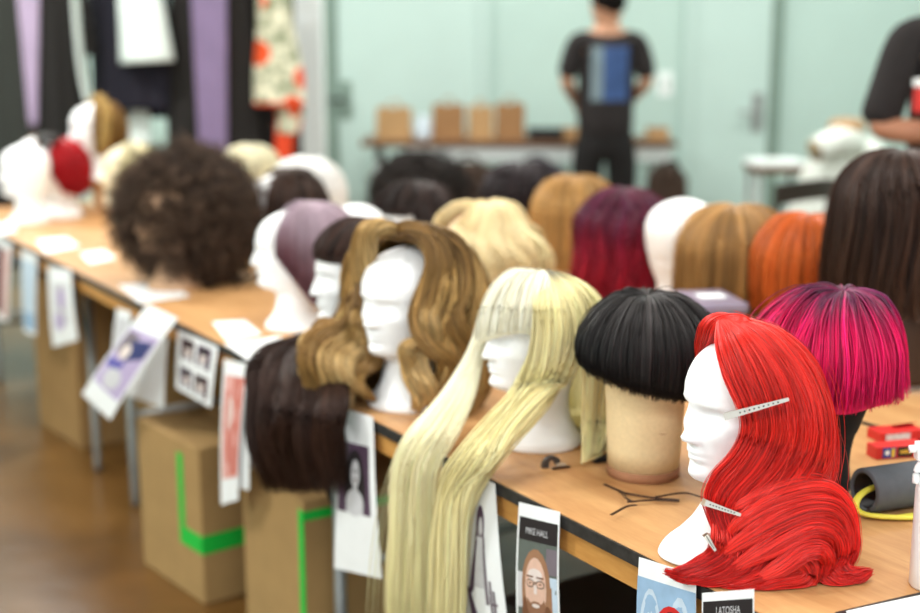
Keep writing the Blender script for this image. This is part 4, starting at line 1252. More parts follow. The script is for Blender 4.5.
photo_sheet('narrow pink printed sheet hanging over the box with green tape', E4((224, 359), (248, 364), (238, 500), (221, 505), .012),
    [(rect(.12, .1, .95, .82), 'pink'), (rect(.5, .1, .95, .8), 'coral'), (ell(.4, .35, .2, .12), 'skin_light'), (ell(.5, .6, .22, .12), 'coral'), (rect(.2, .2, .4, .5), 'coral')], bow=.008)
photo_sheet('blank white sheet half hidden behind the narrow pink print', E4((236, 372), (252, 376), (249, 490), (238, 488), .004), bow=.004)
photo_sheet('white sheet printed with four dark faces near the tilted sheet', E4((178, 330), (218, 347), (211, 408), (176, 388), .01),
    [(rect(.12, .08, .46, .44), 'maroon'), (rect(.54, .08, .88, .44), 'plum'), (rect(.12, .56, .46, .92), 'plum'), (rect(.54, .56, .88, .92), 'maroon')] + [(ell(x, y, .075, .12), 'skin_light') for x in (.31, .7) for y in (.25, .72)] + [(ell(x, y - .08, .1, .06), 'black') for x in (.31, .7) for y in (.25, .72)] + [(ell(x, y + .15, .12, .05), 'light') for x in (.31, .7) for y in (.25, .72)], bow=.003)
photo_sheet('tilted white sheet with violet print swinging out from the table edge', [atEdge(148, 304, .05), atEdge(178, 318, .05), atEdge(110, 420, .1), atEdge(82, 394, .1)],
    [([(.05, .22), (.95, .2), (.95, .82), (.05, .8)], 'lilac'), ([(.1, .25), (.5, .25), (.45, .5), (.1, .45)], 'grey'), ([(.4, .3), (.9, .25), (.9, .4), (.5, .5)], 'navy'), ([(.1, .52), (.6, .5), (.5, .62), (.1, .6)], 'violet'), (ell(.5, .68, .25, .1), 'light'), (ell(.4, .42, .14, .07), 'skin_light')], bow=.012)
photo_sheet('plain pale sheet hanging straight behind the tilted violet print', E4((130, 326), (168, 338), (164, 408), (128, 396), .004), bow=.004)
photo_sheet('grey edge-on sheet left of the tilted violet print', E4((117, 308), (131, 312), (128, 362), (112, 358), .012), [(rect(.1, .15, .9, .9), 'light')], bow=.004)
photo_sheet('white sheet with faint lilac print at the join of the two far tables', E4((48, 266), (71, 270), (78, 340), (53, 347), .012),
    [(rect(.2, .2, .8, .75), 'light'), (ell(.4, .7, .2, .12), 'lilac'), (ell(.55, .4, .15, .14), 'lilac')], bow=.006)
photo_sheet('narrow sheet with a blue foot hanging from the farthest table', E4((21, 249), (37, 256), (36, 336), (24, 332), .01), [(rect(.05, .1, .95, .7), 'pale_blue'), (rect(.05, .72, .95, .95), 'blue')], bow=.004)
photo_sheet('sheet with a pink strip at the far left of the table edge', E4((-8, 234), (12, 244), (8, 322), (-8, 318), .01), [(rect(.1, .1, .62, .9), 'maroon'), (rect(.66, .1, .9, .95), 'pink')], bow=.004)


def table_paper(label, pts, extra=None, rz=0):
    r = empty('paper_sheet', label, 'paper', tuple(at(*pts[0])), 0, 'loose papers on the tables')
    o = np.array(r.location)
    P = np.array([at(u, v, TZ + .0015) for u, v in pts]) - o
    bm = bmesh.new()
    a = [bm.verts.new(p) for p in P]; b_ = [bm.verts.new(p - np.array([0, 0, .001])) for p in P]
    bm.faces.new(a); bm.faces.new(b_[::-1])
    for i in range(4): bm.faces.new((a[i], b_[i], b_[(i + 1) % 4], a[(i + 1) % 4]))
    bmesh.ops.recalc_face_normals(bm, faces=bm.faces[:])
    me = bpy.data.meshes.new('sheet'); bm.to_mesh(me); bm.free(); link('sheet', me, M['paper'], r)
    return r


table_paper('white sheet lying in front of the dark afro', [(118, 285), (165, 282), (190, 296), (140, 303)])
table_paper('white sheet lying left of the neck of the mauve bob head', [(212, 322), (245, 320), (262, 334), (226, 340)])
table_paper('white sheet reaching the table edge above the narrow pink print', [(224, 343), (280, 336), (291, 350), (248, 360)])
table_paper('white sheet lying before the far red bob', [(36, 240), (66, 237), (80, 246), (46, 253)])
table_paper('small white sheet between the far red bob and the afro', [(80, 253), (104, 250), (116, 258), (90, 264)])
table_paper('white sheet at the far left end of the table', [(-10, 225), (10, 222), (18, 230), (0, 236)])
table_paper('white strip of paper beside the dusty purple case', [(737, 308), (743, 306), (760, 322), (752, 324)])
# clipboard at the lower right corner
r = empty('clipboard', 'white sheet on a black-edged clipboard at the near table edge', 'clipboard', tuple(at(880, 606)))
o3 = np.array(r.location)
for nm, pts, z0, z1, mm in (('board', [(835, 612), (925, 591), (990, 640), (880, 668)], .0005, .005, M['black']), ('sheet', [(846, 611), (925, 594), (980, 634), (880, 658)], .0052, .0062, M['paper'])):
    bm = bmesh.new()
    T_ = [at(u, v, TZ + z1) - o3 for u, v in pts]; B_ = [t - np.array([0, 0, z1 - z0]) for t in T_]
    a = [bm.verts.new(p) for p in T_]; b_ = [bm.verts.new(p) for p in B_]
    bm.faces.new(a); bm.faces.new(b_[::-1])
    for i in range(4): bm.faces.new((a[i], b_[i], b_[(i + 1) % 4], a[(i + 1) % 4]))
    bmesh.ops.recalc_face_normals(bm, faces=bm.faces[:])
    me = bpy.data.meshes.new(nm); bm.to_mesh(me); bm.free(); link(nm, me, mm, r)

# ------------------------------------------------------------------ small things on the near table
PINS = [((604, 484), (625, 493), (629, 494)), ((619, 492), (655, 498), (679, 500)), ((627, 502), (655, 500), (679, 501)), ((655, 497), (685, 493), (704, 498)), ((611, 515), (628, 506), (636, 505)), ((621, 491), (626, 498), (631, 501))]
PLAB = ['dark hairpin touching the left foot of the canvas block', 'dark hairpin lying across the middle of the pin cluster', 'dark hairpin pointing right, lowest of the crossed ones', 'dark hairpin reaching from the crossed pins towards the scarlet wig', 'dark hairpin lying apart, closest to the table edge', 'short dark hairpin standing off the left end of the cluster']
for i, (pp, lb) in enumerate(zip(PINS, PLAB)):
    P = [at(u, v, TZ + .002 + .0022 * i) for u, v in pp]
    r = empty('hairpin', lb, 'hairpin', tuple(P[0][:2]) + (TZ,), 0, 'dark hairpins by the canvas block')
    o = np.array(r.location); P = cr([p - o for p in P], 14)
    side = norm(np.cross(P[-1] - P[0], [0, 0, 1]))
    loop = np.concatenate([P + side * .0016, P[::-1] - side * .0016])
    tube('bent_wire', loop, .0009, M['pin'], r, 6)
# half-round clip and its pin
p = at(551, 467)
r = empty('claw_clip', 'small dark half-round clip lying before the blonde wig', 'hair clip', tuple(p), rad(20))
P = []
for i in range(13):
    a = PI * i / 12 + .3; P.append([(.017 * math.cos(a), .004, .003 + .017 * math.sin(a)), (.017 * math.cos(a), -.004, .003 + .017 * math.sin(a)), (.006 * math.cos(a), -.004, .003 + .010 * math.sin(a)), (.006 * math.cos(a), .004, .003 + .010 * math.sin(a))])
bm = bmesh.new(); add_grid(bm, np.array(P)); bmesh.ops.recalc_face_normals(bm, faces=bm.faces[:]); me = bpy.data.meshes.new('clip_body'); bm.to_mesh(me); bm.free(); link('clip_body', me, mat('smoky_plastic', (70, 66, 64), .3), r)
box('clear_wing', (.008, -.005, .001), (.026, .005, .004), mat('clear_tan_plastic', (214, 190, 160), .25), r, .001)
box('clip_bar', (-.004, -.016, .0005), (.028, -.012, .0035), M['pin'], r, .001)
p = at(601, 462)
r = empty('hair_comb', 'small black comb half hidden behind the canvas block', 'comb', tuple(p), rad(15))
box('comb_spine', (-.014, -.006, .0), (.03, .006, .009), M['black'], r, .003)
bm = bmesh.new()
for i in range(9): box_bm(bm, (-.012 + i * .0045, .006, .002), (-.0098 + i * .0045, .028, .005))
me = bpy.data.meshes.new('comb_teeth'); bm.to_mesh(me); bm.free(); link('comb_teeth', me, M['black'], r)
# dusty purple case
c0 = at(694, 297, TZ + .15)
r = empty('plastic_case', 'dusty purple lidded plastic case behind the black bowl cut', 'storage case', (c0[0], c0[1], TZ), rad(8))
cm = mat('dusty_purple_plastic', (126, 110, 132), .35, var=.04)
box('case_body', (-.088, -.08, .001), (.088, .08, .128), cm, r, .008)
box('case_lid', (-.094, -.086, .1285), (.094, .086, .15), mat('grey_purple_lid', (140, 130, 150), .3, var=.04), r, .008)
box('case_latch', (-.02, -.09, .11), (.02, -.0865, .14), cm, r, .001)
box('shiny_tape', (.01, -.02, .1503), (.07, .03, .1512), M['trimw'], r)
# grey foam tube with its yellow strap
e0 = at(864, 491, TZ + .034); axis = norm(np.array([.93, .36, 0]))
r = empty('foam_tube', 'charcoal hollow foam tube lying on the table beside the scarlet wig', 'foam tube', (e0[0], e0[1], TZ), math.atan2(axis[1], axis[0]))
gm = mat('charcoal_foam', (88, 92, 98), .75, var=.06, scale=80)
mx = Matrix.Translation((0, 0, .0345)) @ Matrix.Rotation(PI / 2, 4, 'Y')
lathe('tube_wall', [(.0265, .14), (.0265, .0), (.028, -.001), (.0325, 0.0), (.034, .0015), (.034, .19), (.0265, .19)], gm, r, 48, mtx=mx)
lathe('dark_inside', [(.0, .10), (.0262, .101), (.0262, .002), (.0255, .002), (.0255, .098), (.0, .098)], M['black'], r, 40, mtx=mx)  # black inner sleeve set in to darken the hollow of the tube
ym = mat('yellow_plastic_strap', (236, 226, 84), .35, var=.04)
sd_ = np.array([axis[1], -axis[0], 0]); up_ = np.array([0, 0, 1.0])
s1 = [e0 + axis * a_ + sd_ * b_ + up_ * c_ for a_, b_, c_ in ((.05, .0, .006), (.01, .002, .003), (-.012, .004, -.006), (-.022, .010, -.018), (-.016, .022, -.026), (.02, .044, -.0285), (.07, .062, -.0285), (.13, .08, -.0285))]
r = empty('yellow_strap', 'bright yellow plastic strap looped out of the charcoal foam tube', 'strap', tuple(at(866, 509)))
o = np.array(r.location)
tube('strap_band', np.array(s1) - o, .006, ym, r, 10, res=40, squash=.6)
s2 = [e0 + axis * a_ + sd_ * b_ + up_ * c_ for a_, b_, c_ in ((.03, .046, -.028), (.08, .048, -.0285), (.14, .05, -.0285))]
tube('strap_tail', np.array(s2) - o, .0055, ym, r, 10, res=20, squash=.45)
# small red carton
rm = mat('red_carton', (206, 42, 38), .45, var=.05)
c0 = at(893, 457)
r = empty('carton', 'small red carton with blue and yellow label behind the foam tube', 'carton', tuple(c0), rad(12))
box('carton_body', (-.038, -.01, .0005), (.055, .022, .022), rm, r, .001)
bm = bmesh.new(); box_bm(bm, (-.026, -.0109, .003), (-.002, -.0102, .0205)); me = bpy.data.meshes.new('blue_label'); bm.to_mesh(me); bm.free(); link('blue_label', me, mat('label_blue', (46, 70, 150), .5), r)
bm = bmesh.new(); bmesh.ops.create_circle(bm, cap_ends=True, segments=14, radius=.0045, matrix=Matrix.Translation((-.018, -.0113, .012)) @ Matrix.Rotation(PI / 2, 4, 'X')); me = bpy.data.meshes.new('white_emblem'); bm.to_mesh(me); bm.free(); link('white_emblem', me, M['paper'], r)
box('yellow_label', (-.010, -.0113, .004), (-.004, -.0110, .019), mat('label_yellow', (226, 190, 50), .5), r)
box('black_label', (.002, -.0109, .003), (.03, -.0103, .0205), M['black'], r)
box('gold_letter_strip', (.006, -.0113, .009), (.026, -.011, .015), mat('label_gold', (206, 166, 60), .5), r)
c1 = at(893, 447)
r = empty('carton', 'open red carton with clear window lying beyond the labelled one', 'carton', tuple(c1 + np.array([0.01, .04, 0])), rad(16))
box('carton_body', (-.03, -.012, .0005), (.06, .03, .018), rm, r, .001)
box('clear_window', (-.02, -.0125, .004), (.03, -.0122, .015), mat('clear_film', (206, 202, 206), .2, var=.2, scale=120), r)
o = box('carton_flap', (.0, -.012, .0), (.05, .02, .0012), rm, r); o.location = (.012, .02, .019); o.rotation_euler = (rad(-24), 0, .1)
# white spray bottle
c0 = at(932, 586)
r = empty('spray_bottle', 'white spray bottle cut by the right edge of the view', 'spray bottle', tuple(c0))
wm = mat('white_plastic', (240, 243, 244), .3, var=.01)
lathe('bottle_body', [(.0, .0), (.027, .0), (.029, .003), (.029, .13), (.027, .142), (.014, .152), (.013, .165), (.0, .166)], wm, r, 36)
lathe('screw_collar', [(.0, .152), (.0155, .153), (.0155, .170), (.0, .171)], wm, r, 28)
box('sprayer_head', (-.034, -.009, .171), (.018, .009, .194), wm, r, .004)
tube('nozzle', [(-.034, 0, .185), (-.042, 0, .185)], .005, wm, r, 14)
tube('trigger', [(-.022, 0, .172), (-.03, 0, .158), (-.031, 0, .14)], .0045, wm, r, 8, res=10)

# ------------------------------------------------------------------ cartons under the tables
def carton(label, a, b_, depth, hgt, tape=None, m='card'):
    """a, b_: floor points of the aisle face's far and near corners"""
    a, b_ = np.array(a), np.array(b_)
    L = np.linalg.norm(b_ - a); yaw = math.atan2(b_[1] - a[1], b_[0] - a[0])
    r = empty('cardboard_box', label, 'cardboard box', (a[0], a[1], 0), yaw, 'cartons stored under the tables')
    box('box_body', (0, 0, .002), (L, depth, hgt - .003), M[m], r, .004)
    box('top_flap', (.002, .002, hgt - .003), (L - .002, depth / 2 - .002, hgt), M[m], r, .001)
    box('top_flap', (.002, depth / 2 + .002, hgt - .003), (L - .002, depth - .002, hgt), M[m], r, .001)
    if tape == 1:
        bm = bmesh.new()
        box_bm(bm, (L * .66, -.0012, hgt * .36), (L * .66 + .03, -.0003, hgt * .92))
        box_bm(bm, (L * .66, -.0013, hgt * .33), (L + .001, -.0004, hgt * .33 + .05)); box_bm(bm, (L + .0003, -.0013, hgt * .33), (L + .0013, depth * .96, hgt * .33 + .05))
        me = bpy.data.meshes.new('green_tape'); bm.to_mesh(me); bm.free(); link('green_tape', me, M['tape'], r)
    elif tape == 2:
        bm = bmesh.new()
        box_bm(bm, (L - .026, -.0012, .01), (L + .001, -.0003, hgt * .95)); box_bm(bm, (L + .0003, -.0012, hgt * .9), (L + .0013, depth * .95, hgt * .9 + .022))
        me = bpy.data.meshes.new('green_tape'); bm.to_mesh(me); bm.free(); link('green_tape', me, M['tape'], r)
    elif tape == 3:
        box('green_tape', (L * .55, -.0012, hgt * .78), (L * .72, -.0003, hgt * .84), M['tape'], r)
    return r


def fl(u, v):
    return at(u, v, 0)


carton('square brown carton with a green tape corner under the mauve bob', fl(144, 564), fl(205, 606), .36, .425, 1)
carton('brown carton with a green tape edge under the hanging dark hair', (-.53, 2.965), (-.345, 2.67), .36, .445, 2)
carton('tall brown carton with a scrap of green tape near the far table join', fl(40, 424), fl(82, 450), .34, .6, 3, 'card_dark')
carton('tall plain carton between the far taped box and the table leg', (-1.19, 4.39), (-.98, 4.05), .36, .52, None, 'card')
# clear bag crumpled on the carton
bgm = mat('clear_plastic_film', (150, 138, 132), .18, var=.25, scale=25, spec=.7)
r = empty('plastic_bag', 'crumpled clear plastic bag lying on the carton beneath the dark hair', 'plastic bag', (-.36, 2.86, .447))
rng = np.random.default_rng(5)
bm = bmesh.new(); bmesh.ops.create_icosphere(bm, subdivisions=4, radius=1)
ks = rng.normal(size=(10, 3)) * 5
for v in bm.verts:
    d = np.array(v.co); f = 1 + .12 * np.mean(np.abs(np.sin(ks @ d + np.arange(10)))) * 2 + .03 * rng.normal()
    q = d * np.array([.12, .1, .045]) * f; v.co = (q[0], q[1], max(q[2] + .045, 0.001))
me = bpy.data.meshes.new('bag_film'); bm.to_mesh(me); bm.free(); link('bag_film', me, bgm, r, smooth=False)
# black bin added to stand in for the darkness under the near table
for q, (s0, lb) in enumerate(((-.62, 'added black lidded bin filling the dark below the bearded portrait sheet'),)):
    o = CORNER + DIR * s0 + NRM * (.34 if q < 2 else .42)
    r = empty('dark_fill_bin', lb, 'added dark bin', (o[0], o[1], 0), YAW_T)
    box('bin_body', (-.25, -.19, .002), (.25, .19, .40), M['black'], r, .015)
    box('bin_lid', (-.262, -.202, .401), (.262, .202, .435), M['black'], r, .01)
    for sx in (-.268, .2525): box('bin_handle', (sx, -.06, .33), (sx + .0155, .06, .37), M['dark_steel'], r, .004)


# ------------------------------------------------------------------ garments hanging at the back left
GY = 6.95


def GX(u, dy=0.0):
    return (u - 460) / F * (GY + dy) * CP


def GZ(v, dy=0.0):
    return atY(300, v, GY + dy)[2]


gar_n = [0]


def drape(name, stations, m, parent, folds=7, amp=.012, seed=1, arc=(0, 360), n=72, solid=0.0):
    """stations: (x centre, y centre, z, half width, half depth) from top to bottom; a folded tube of cloth (or part of it)"""
    rng = np.random.default_rng(seed)
    S = cr(np.array(stations, float), 40)
    th = np.linspace(rad(arc[0]), rad(arc[1]), n, endpoint=(arc[1] - arc[0] < 360))
    ph = rng.random(4) * 6
    P = np.zeros((40, n, 3))
    for i, (x, y, z, w, d) in enumerate(S):
        t = i / 39
        rr = 1 + (amp / max(w, .03)) * (0.25 + t) * (np.sin(folds * th + ph[0] + t * .6) + .5 * np.sin((folds * 2 + 1) * th + ph[1] - t))
        P[i] = np.stack([x + w * rr * np.cos(th), y + d * rr * np.sin(th), np.full(n, z) + .004 * np.sin(3 * th + ph[2]) * t], 1)
    closed = arc[1] - arc[0] >= 360
    bm = bmesh.new(); add_grid(bm, P, closed_v=closed, caps=False)
    bmesh.ops.recalc_face_normals(bm, faces=bm.faces[:])
    me = bpy.data.meshes.new(name); bm.to_mesh(me); bm.free()
    o = link(name, me, m, parent, smooth=True)
    md = o.modifiers.new('cloth thickness', 'SOLIDIFY'); md.thickness = .004; md.offset = 0
    return o


def hanger(parent, x, z):
    tube('hanger', [(x - .2, 0, z - .10), (x - .1, 0, z - .04), (x, 0, z), (x + .1, 0, z - .04), (x + .2, 0, z - .10)], .007, M['dark_steel'], parent, 8, res=20)
    tube('hanger_hook', [(x, 0, z), (x, 0, z + .05), (x + .012, .02, z + .075), (x, .03, z + .058)], .003, M['steel'], parent, 6, res=14)


RZ = 2.0
rack = empty('garment_rack', 'black metal rail the dark garments hang from', 'garment rack', (GX(135), GY, 0))
xa, xb = GX(-40) - rack.location.x, GX(292) - rack.location.x
tube('top_rail', [(xa, .03, RZ + .0), (xb, .03, RZ)], .014, M['dark_steel'], rack, 12)
for x in (xa, xb):
    tube('rack_post', [(x, .03, .06), (x, .03, RZ)], .014, M['dark_steel'], rack, 12)
    tube('rack_foot', [(x, -.22, .035), (x, .28, .035)], .016, M['dark_steel'], rack, 10)

GB = mat('black_wool', (30, 27, 25), .9, var=.15, scale=40, sheen=.1)
GG = mat('charcoal_wool', (52, 54, 50), .9, var=.12, scale=40)
GN = mat('navy_black_wool', (26, 24, 36), .9, var=.15, scale=40)
LI = mat('lilac_satin', (186, 168, 196), .45, var=.05, scale=8)
LI2 = mat('purple_satin', (132, 114, 150), .45, var=.08, scale=8)
WC = mat('white_cotton', (232, 244, 240), .8, var=.03, scale=20)


def hung(label, u0, u1, vb, m, panel=None, seed=1, top=.16, name='coat', sleeves=(), dep=.09, dy=0.0, ztop=RZ - .09):
    xc = GX((u0 + u1) / 2, dy); w = (GX(u1, dy) - GX(u0, dy)) / 2; zb = GZ(vb, dy)
    r = empty(name, label, 'garment', (xc, GY + dy, 0), 0, 'garments on the rail')
    hanger(r, 0, ztop + .035)
    drape('coat_body', [(0, 0, ztop, .04, .03), (0, 0, ztop - .05, top, .06), (0, 0, ztop - .16, min(w, top * 1.2), .08), (0, 0, (ztop + zb) / 2, w * .95, dep), (0, 0, zb, w, dep * 1.1)], m, r, seed=seed)
    if panel:
        pu0, pu1, pb0, pb1, pm, pz = panel
        a0, a1, b0_, b1_ = [GX(q, dy - dep * 1.35) - xc for q in (pu0, pu1, pb0, pb1)]
        n_ = 14; P = []
        for i in range(22):
            t = i / 21; z = ztop - .06 + (GZ(pz, dy) - ztop + .06) * t
            x0 = a0 + (b0_ - a0) * t; x1 = a1 + (b1_ - a1) * t
            P.append([(x0 + (x1 - x0) * j / (n_ - 1), -dep * 1.35 - .012 - .006 * math.sin(j * 1.7 + t * 2), z) for j in range(n_)])
        bm = bmesh.new(); add_grid(bm, np.array(P), closed_v=False); bmesh.ops.recalc_face_normals(bm, faces=bm.faces[:])
        me = bpy.data.meshes.new('satin_lining'); bm.to_mesh(me); bm.free(); o = link('satin_lining', me, pm, r, smooth=True)
        md = o.modifiers.new('cloth thickness', 'SOLIDIFY'); md.thickness = .004
    for pts, rr, mm, nm in sleeves:
        P_ = [np.array([GX(u, dy) - xc, d_, GZ(v, dy)]) for u, v, d_ in pts]
        tube(nm, P_, np.linspace(rr[0], rr[1], 20), mm, r, 18, res=20, squash=.75)
    return r


hung('long charcoal coat open over a lilac lining, leftmost garment on the rail', -12, 82, 190, GG, (20, 46, 26, 33, LI, 126), 2, sleeves=[([(66, -50, 0), (78, -10, -.02), (86, 30, -.03), (88, 56, -.03)], (.09, .055), GB, 'sleeve')])
hung('black coat right beside the charcoal one, its front edge hiding half of the lilac lining', 40, 84, 185, GB, None, 3, dep=.10, dy=-.05, top=.13)
hung('black garment with a white cuffed sleeve laid across it', 103, 170, 110, GN, None, 4, sleeves=[([(146, -50, -.08), (147, -8, -.11), (150, 28, -.12), (152, 62, -.12)], (.10, .15), WC, 'white_sleeve')], dy=-.02)
hung('navy-black skirted garment with white hem below the white sleeve', 92, 166, 118, GN, (128, 148, 126, 146, WC, 168), 5, dy=.12, ztop=1.5 + .4)
hung('long black coat with a purple satin panel down its front', 166, 258, 200, GB, (193, 230, 196, 224, LI2, 155), 6, dy=.0)
# pale strap hanging between the first coats
r = empty('sash', 'pale sash hanging slantwise between the black coats', 'sash', (GX(84), GY - .2, GZ(60)), 0, 'garments on the rail')
P = [np.array([GX(u) - GX(84), -.01, GZ(v) - GZ(60)]) for u, v in ((90, -46), (90, 10), (91, 50), (94, 85), (100, 116), (102, 160))]
tube('sash_band', P, .05, WC, r, 12, res=24, squash=.25, ref=(1, 0, .2))
# floral dress
fm, nt, b = newmat('floral_print_cloth')
tc = nt.nodes.new('ShaderNodeTexCoord')
vo = nt.nodes.new('ShaderNodeTexVoronoi'); vo.inputs['Scale'].default_value = 5.2; vo.inputs['Randomness'].default_value = .9
nt.links.new(tc.outputs['Object'], vo.inputs['Vector'])
r1 = nt.nodes.new('ShaderNodeValToRGB'); r1.color_ramp.interpolation = 'CONSTANT'
r1.color_ramp.elements[0].color = (1, 1, 1, 1); r1.color_ramp.elements[1].position = .36; r1.color_ramp.elements[1].color = (0, 0, 0, 1)
nt.links.new(vo.outputs['Distance'], r1.inputs['Fac'])
sx = nt.nodes.new('ShaderNodeSeparateColor'); nt.links.new(vo.outputs['Color'], sx.inputs[0])
gt = nt.nodes.new('ShaderNodeMath'); gt.operation = 'GREATER_THAN'; gt.inputs[1].default_value = .5; nt.links.new(sx.outputs[0], gt.inputs[0])
mu = nt.nodes.new('ShaderNodeMath'); mu.operation = 'MULTIPLY'; nt.links.new(r1.outputs['Color'], mu.inputs[0]); nt.links.new(gt.outputs[0], mu.inputs[1])
nz = nt.nodes.new('ShaderNodeTexNoise'); nz.inputs['Scale'].default_value = 16; nt.links.new(tc.outputs['Object'], nz.inputs['Vector'])
r2 = nt.nodes.new('ShaderNodeValToRGB'); r2.color_ramp.elements[0].position = .38; r2.color_ramp.elements[1].position = .6
r2.color_ramp.elements[0].color = lin((132, 142, 112)) + (1,); r2.color_ramp.elements[1].color = lin((232, 230, 204)) + (1,)
nt.links.new(nz.outputs['Fac'], r2.inputs['Fac'])
mx_ = nt.nodes.new('ShaderNodeMix'); mx_.data_type = 'RGBA'; nt.links.new(mu.outputs[0], mx_.inputs[0]); nt.links.new(r2.outputs['Color'], mx_.inputs[6]); mx_.inputs[7].default_value = lin((228, 84, 34)) + (1,)
nt.links.new(mx_.outputs[2], b.inputs['Base Color']); b.inputs['Roughness'].default_value = .8
OR = mat('orange_cloth', (222, 70, 30), .7, var=.06)
xc = GX(276, -.1)
r = empty('dress', 'cream dress with orange flowers at the right end of the rail', 'garment', (xc, GY - .1, 0), 0, 'garments on the rail')
hanger(r, 0, RZ - .06)
drape('dress_body', [(0, 0, RZ - .09, .04, .03), (0, 0, RZ - .14, .08, .05), (0, 0, GZ(20), .085, .06), (GX(278) - GX(276), 0, GZ(70), .12, .07), (.01, 0, GZ(103), .125, .08)], fm, r, folds=6, amp=.008, seed=8)
tube('dress_trim', [(.01 + .13 * math.cos(a), .086 * math.sin(a), GZ(103)) for a in np.linspace(0, 2 * PI, 30)], .008, OR, r, 8)
drape('trailing_flounce', [(GX(291) - GX(276), .02, GZ(90), .06, .03), (GX(289) - GX(276), .02, GZ(110), .065, .04), (GX(286) - GX(276), .02, GZ(132), .05, .03)], fm, r, folds=4, amp=.006, seed=9)
tube('orange_sash', [(GX(284) - GX(276), .02, GZ(104)), (GX(282) - GX(276), .02, GZ(132)), (GX(278) - GX(276), .02, GZ(172))], .05, OR, r, 14, res=14, squash=.4, ref=(0, 1, 0.01))
hung('black coat hanging between the purple-panelled coat and the floral dress', 240, 296, 172, GB, None, 11, dy=.1, top=.1, dep=.07)

# ------------------------------------------------------------------ long table of paper bags by the back wall
x0, x1 = atY(362, 140, 8.25)[0], atY(674, 140, 8.25)[0]
zt = atY(500, 140, 8.25)[2]
r = empty('folding_table', 'narrow brown-topped table along the back wall holding paper bags', 'table', ((x0 + x1) / 2, 8.4, 0), 0)
w_ = (x1 - x0) / 2
brw = wood_mat('brown_table_top', (120, 84, 56), (92, 62, 40), .5)
box('table_top', (-w_, -.28, zt - .035), (w_, .28, zt), brw, r, .004)
box('pale_apron', (-w_ + .28, -.25, zt - .125), (w_ - .03, -.235, zt - .036), M['trimw'], r)
for sx in (-w_ + .1, 0, w_ - .1):
    for sy in (-.2, .2): tube('leg', [(sx, sy, 0), (sx, sy, zt - .035)], .018, M['steel'], r, 10)
kraft = mat('kraft_paper', (188, 150, 104), .85, var=.07, scale=9)
kraft2 = mat('kraft_paper_dark', (158, 118, 78), .85, var=.08, scale=9)


def paper_bag(label, u0, u1, vt, m, y=8.32, rz=0.0):
    a, b_ = atY(u0, 120, y)[0], atY(u1, 120, y)[0]; zt2 = atY(500, vt, y)[2]
    h_ = zt2 - zt; w = (b_ - a) / 2
    r = empty('paper_bag', label, 'paper bag', ((a + b_) / 2, y, zt), rz, 'brown paper bags on the back table')
    P = []
    for i in range(9):
        t = i / 8; row = []
        for j in range(32):
            th = 2 * PI * j / 32; c_, s_ = math.cos(th), math.sin(th)
            k_ = 1 / max(abs(c_), abs(s_)) ** .8
            fold = 1 - .12 * t * (abs(c_) > .85)
            row.append((w * c_ * k_ * fold * (1 + .02 * math.sin(5 * t + j)), .07 * s_ * k_ * (1 + .04 * math.sin(4 * t + j * 2)), .001 + h_ * t + (.006 * math.sin(j * 1.3) if i == 8 else 0)))
        P.append(row)
    bm = bmesh.new(); P = np.array(P)
    add_grid(bm, P, caps=False); bm.faces.new([bm.verts.new(p) for p in P[0]][::-1])
    bmesh.ops.remove_doubles(bm, verts=bm.verts[:], dist=.0002)
    bmesh.ops.recalc_face_normals(bm, faces=bm.faces[:])
    me = bpy.data.meshes.new('bag_body'); bm.to_mesh(me); bm.free(); o = link('bag_body', me, m, r)
    md = o.modifiers.new('paper thickness', 'SOLIDIFY'); md.thickness = .002; md.offset = -1
    for s_ in (-1, 1):
        tube('bag_handle', [(-w * .35, s_ * .05, h_ - .01), (-w * .3, s_ * .045, h_ + .03), (0, s_ * .04, h_ + .045), (w * .3, s_ * .045, h_ + .03), (w * .35, s_ * .05, h_ - .01)], .004, m, r, 6, res=16)
    return r


paper_bag('pale kraft paper bag at the left end of the back table', 376, 412, 108, kraft)
paper_bag('kraft paper bag to the right of the white pitcher', 432, 465, 105, kraft2)
paper_bag('narrow kraft paper bag second from the black tray', 468, 493, 107, kraft, rz=.05)
paper_bag('kraft paper bag next to the black tray', 495, 525, 104, kraft2, rz=-.05)
pc = atY(423, 137, 8.3)
r = empty('pitcher', 'white pitcher between the paper bags', 'pitcher', (pc[0], 8.3, zt))
lathe('pitcher_body', [(0, .001), (.06, .001), (.066, .02), (.058, .09), (.04, .125), (.046, .15), (.042, .15), (.036, .125), (.0, .12)], mat('bluish_white_china', (206, 220, 230), .3, var=.02), r, 30)
tube('pitcher_handle', [(.05, 0, .11), (.09, 0, .10), (.095, 0, .06), (.06, 0, .035)], .008, M['trimw'], r, 8, res=16)
a = atY(545, 137, 8.3)
r = empty('tray', 'low black tray right of the paper bags', 'tray', (a[0], 8.3, zt))
box('tray_base', (-.105, -.1, .001), (.105, .1, .012), M['black'], r, .004)
for lo, hi in (((-.11, -.105, .012), (.11, -.095, .07)), ((-.11, .095, .012), (.11, .105, .07)), ((-.11, -.095, .012), (-.1, .095, .07)), ((.1, -.095, .012), (.11, .095, .07))): box('tray_wall', lo, hi, M['black'], r)
for u, lb in ((571, 'small tan carton to the left of the standing man'), (657, 'small tan carton on the back table to the right of the standing man')):
    a = atY(u, 137, 8.34)
    r = empty('carton', lb, 'carton', (a[0], 8.34, zt)); box('carton_body', (-.065, -.06, .001), (.065, .06, .062), kraft, r, .003); box('carton_lid', (-.067, -.062, .0625), (.067, .062, .074), kraft2, r, .002)
DKB = mat('charcoal_fabric', (58, 54, 54), .9, var=.2, scale=14); DKP = mat('dark_plum_fabric', (62, 52, 60), .9, var=.15, scale=14); DBR = mat('dark_brown_fabric', (64, 48, 38), .9, var=.2, scale=14)


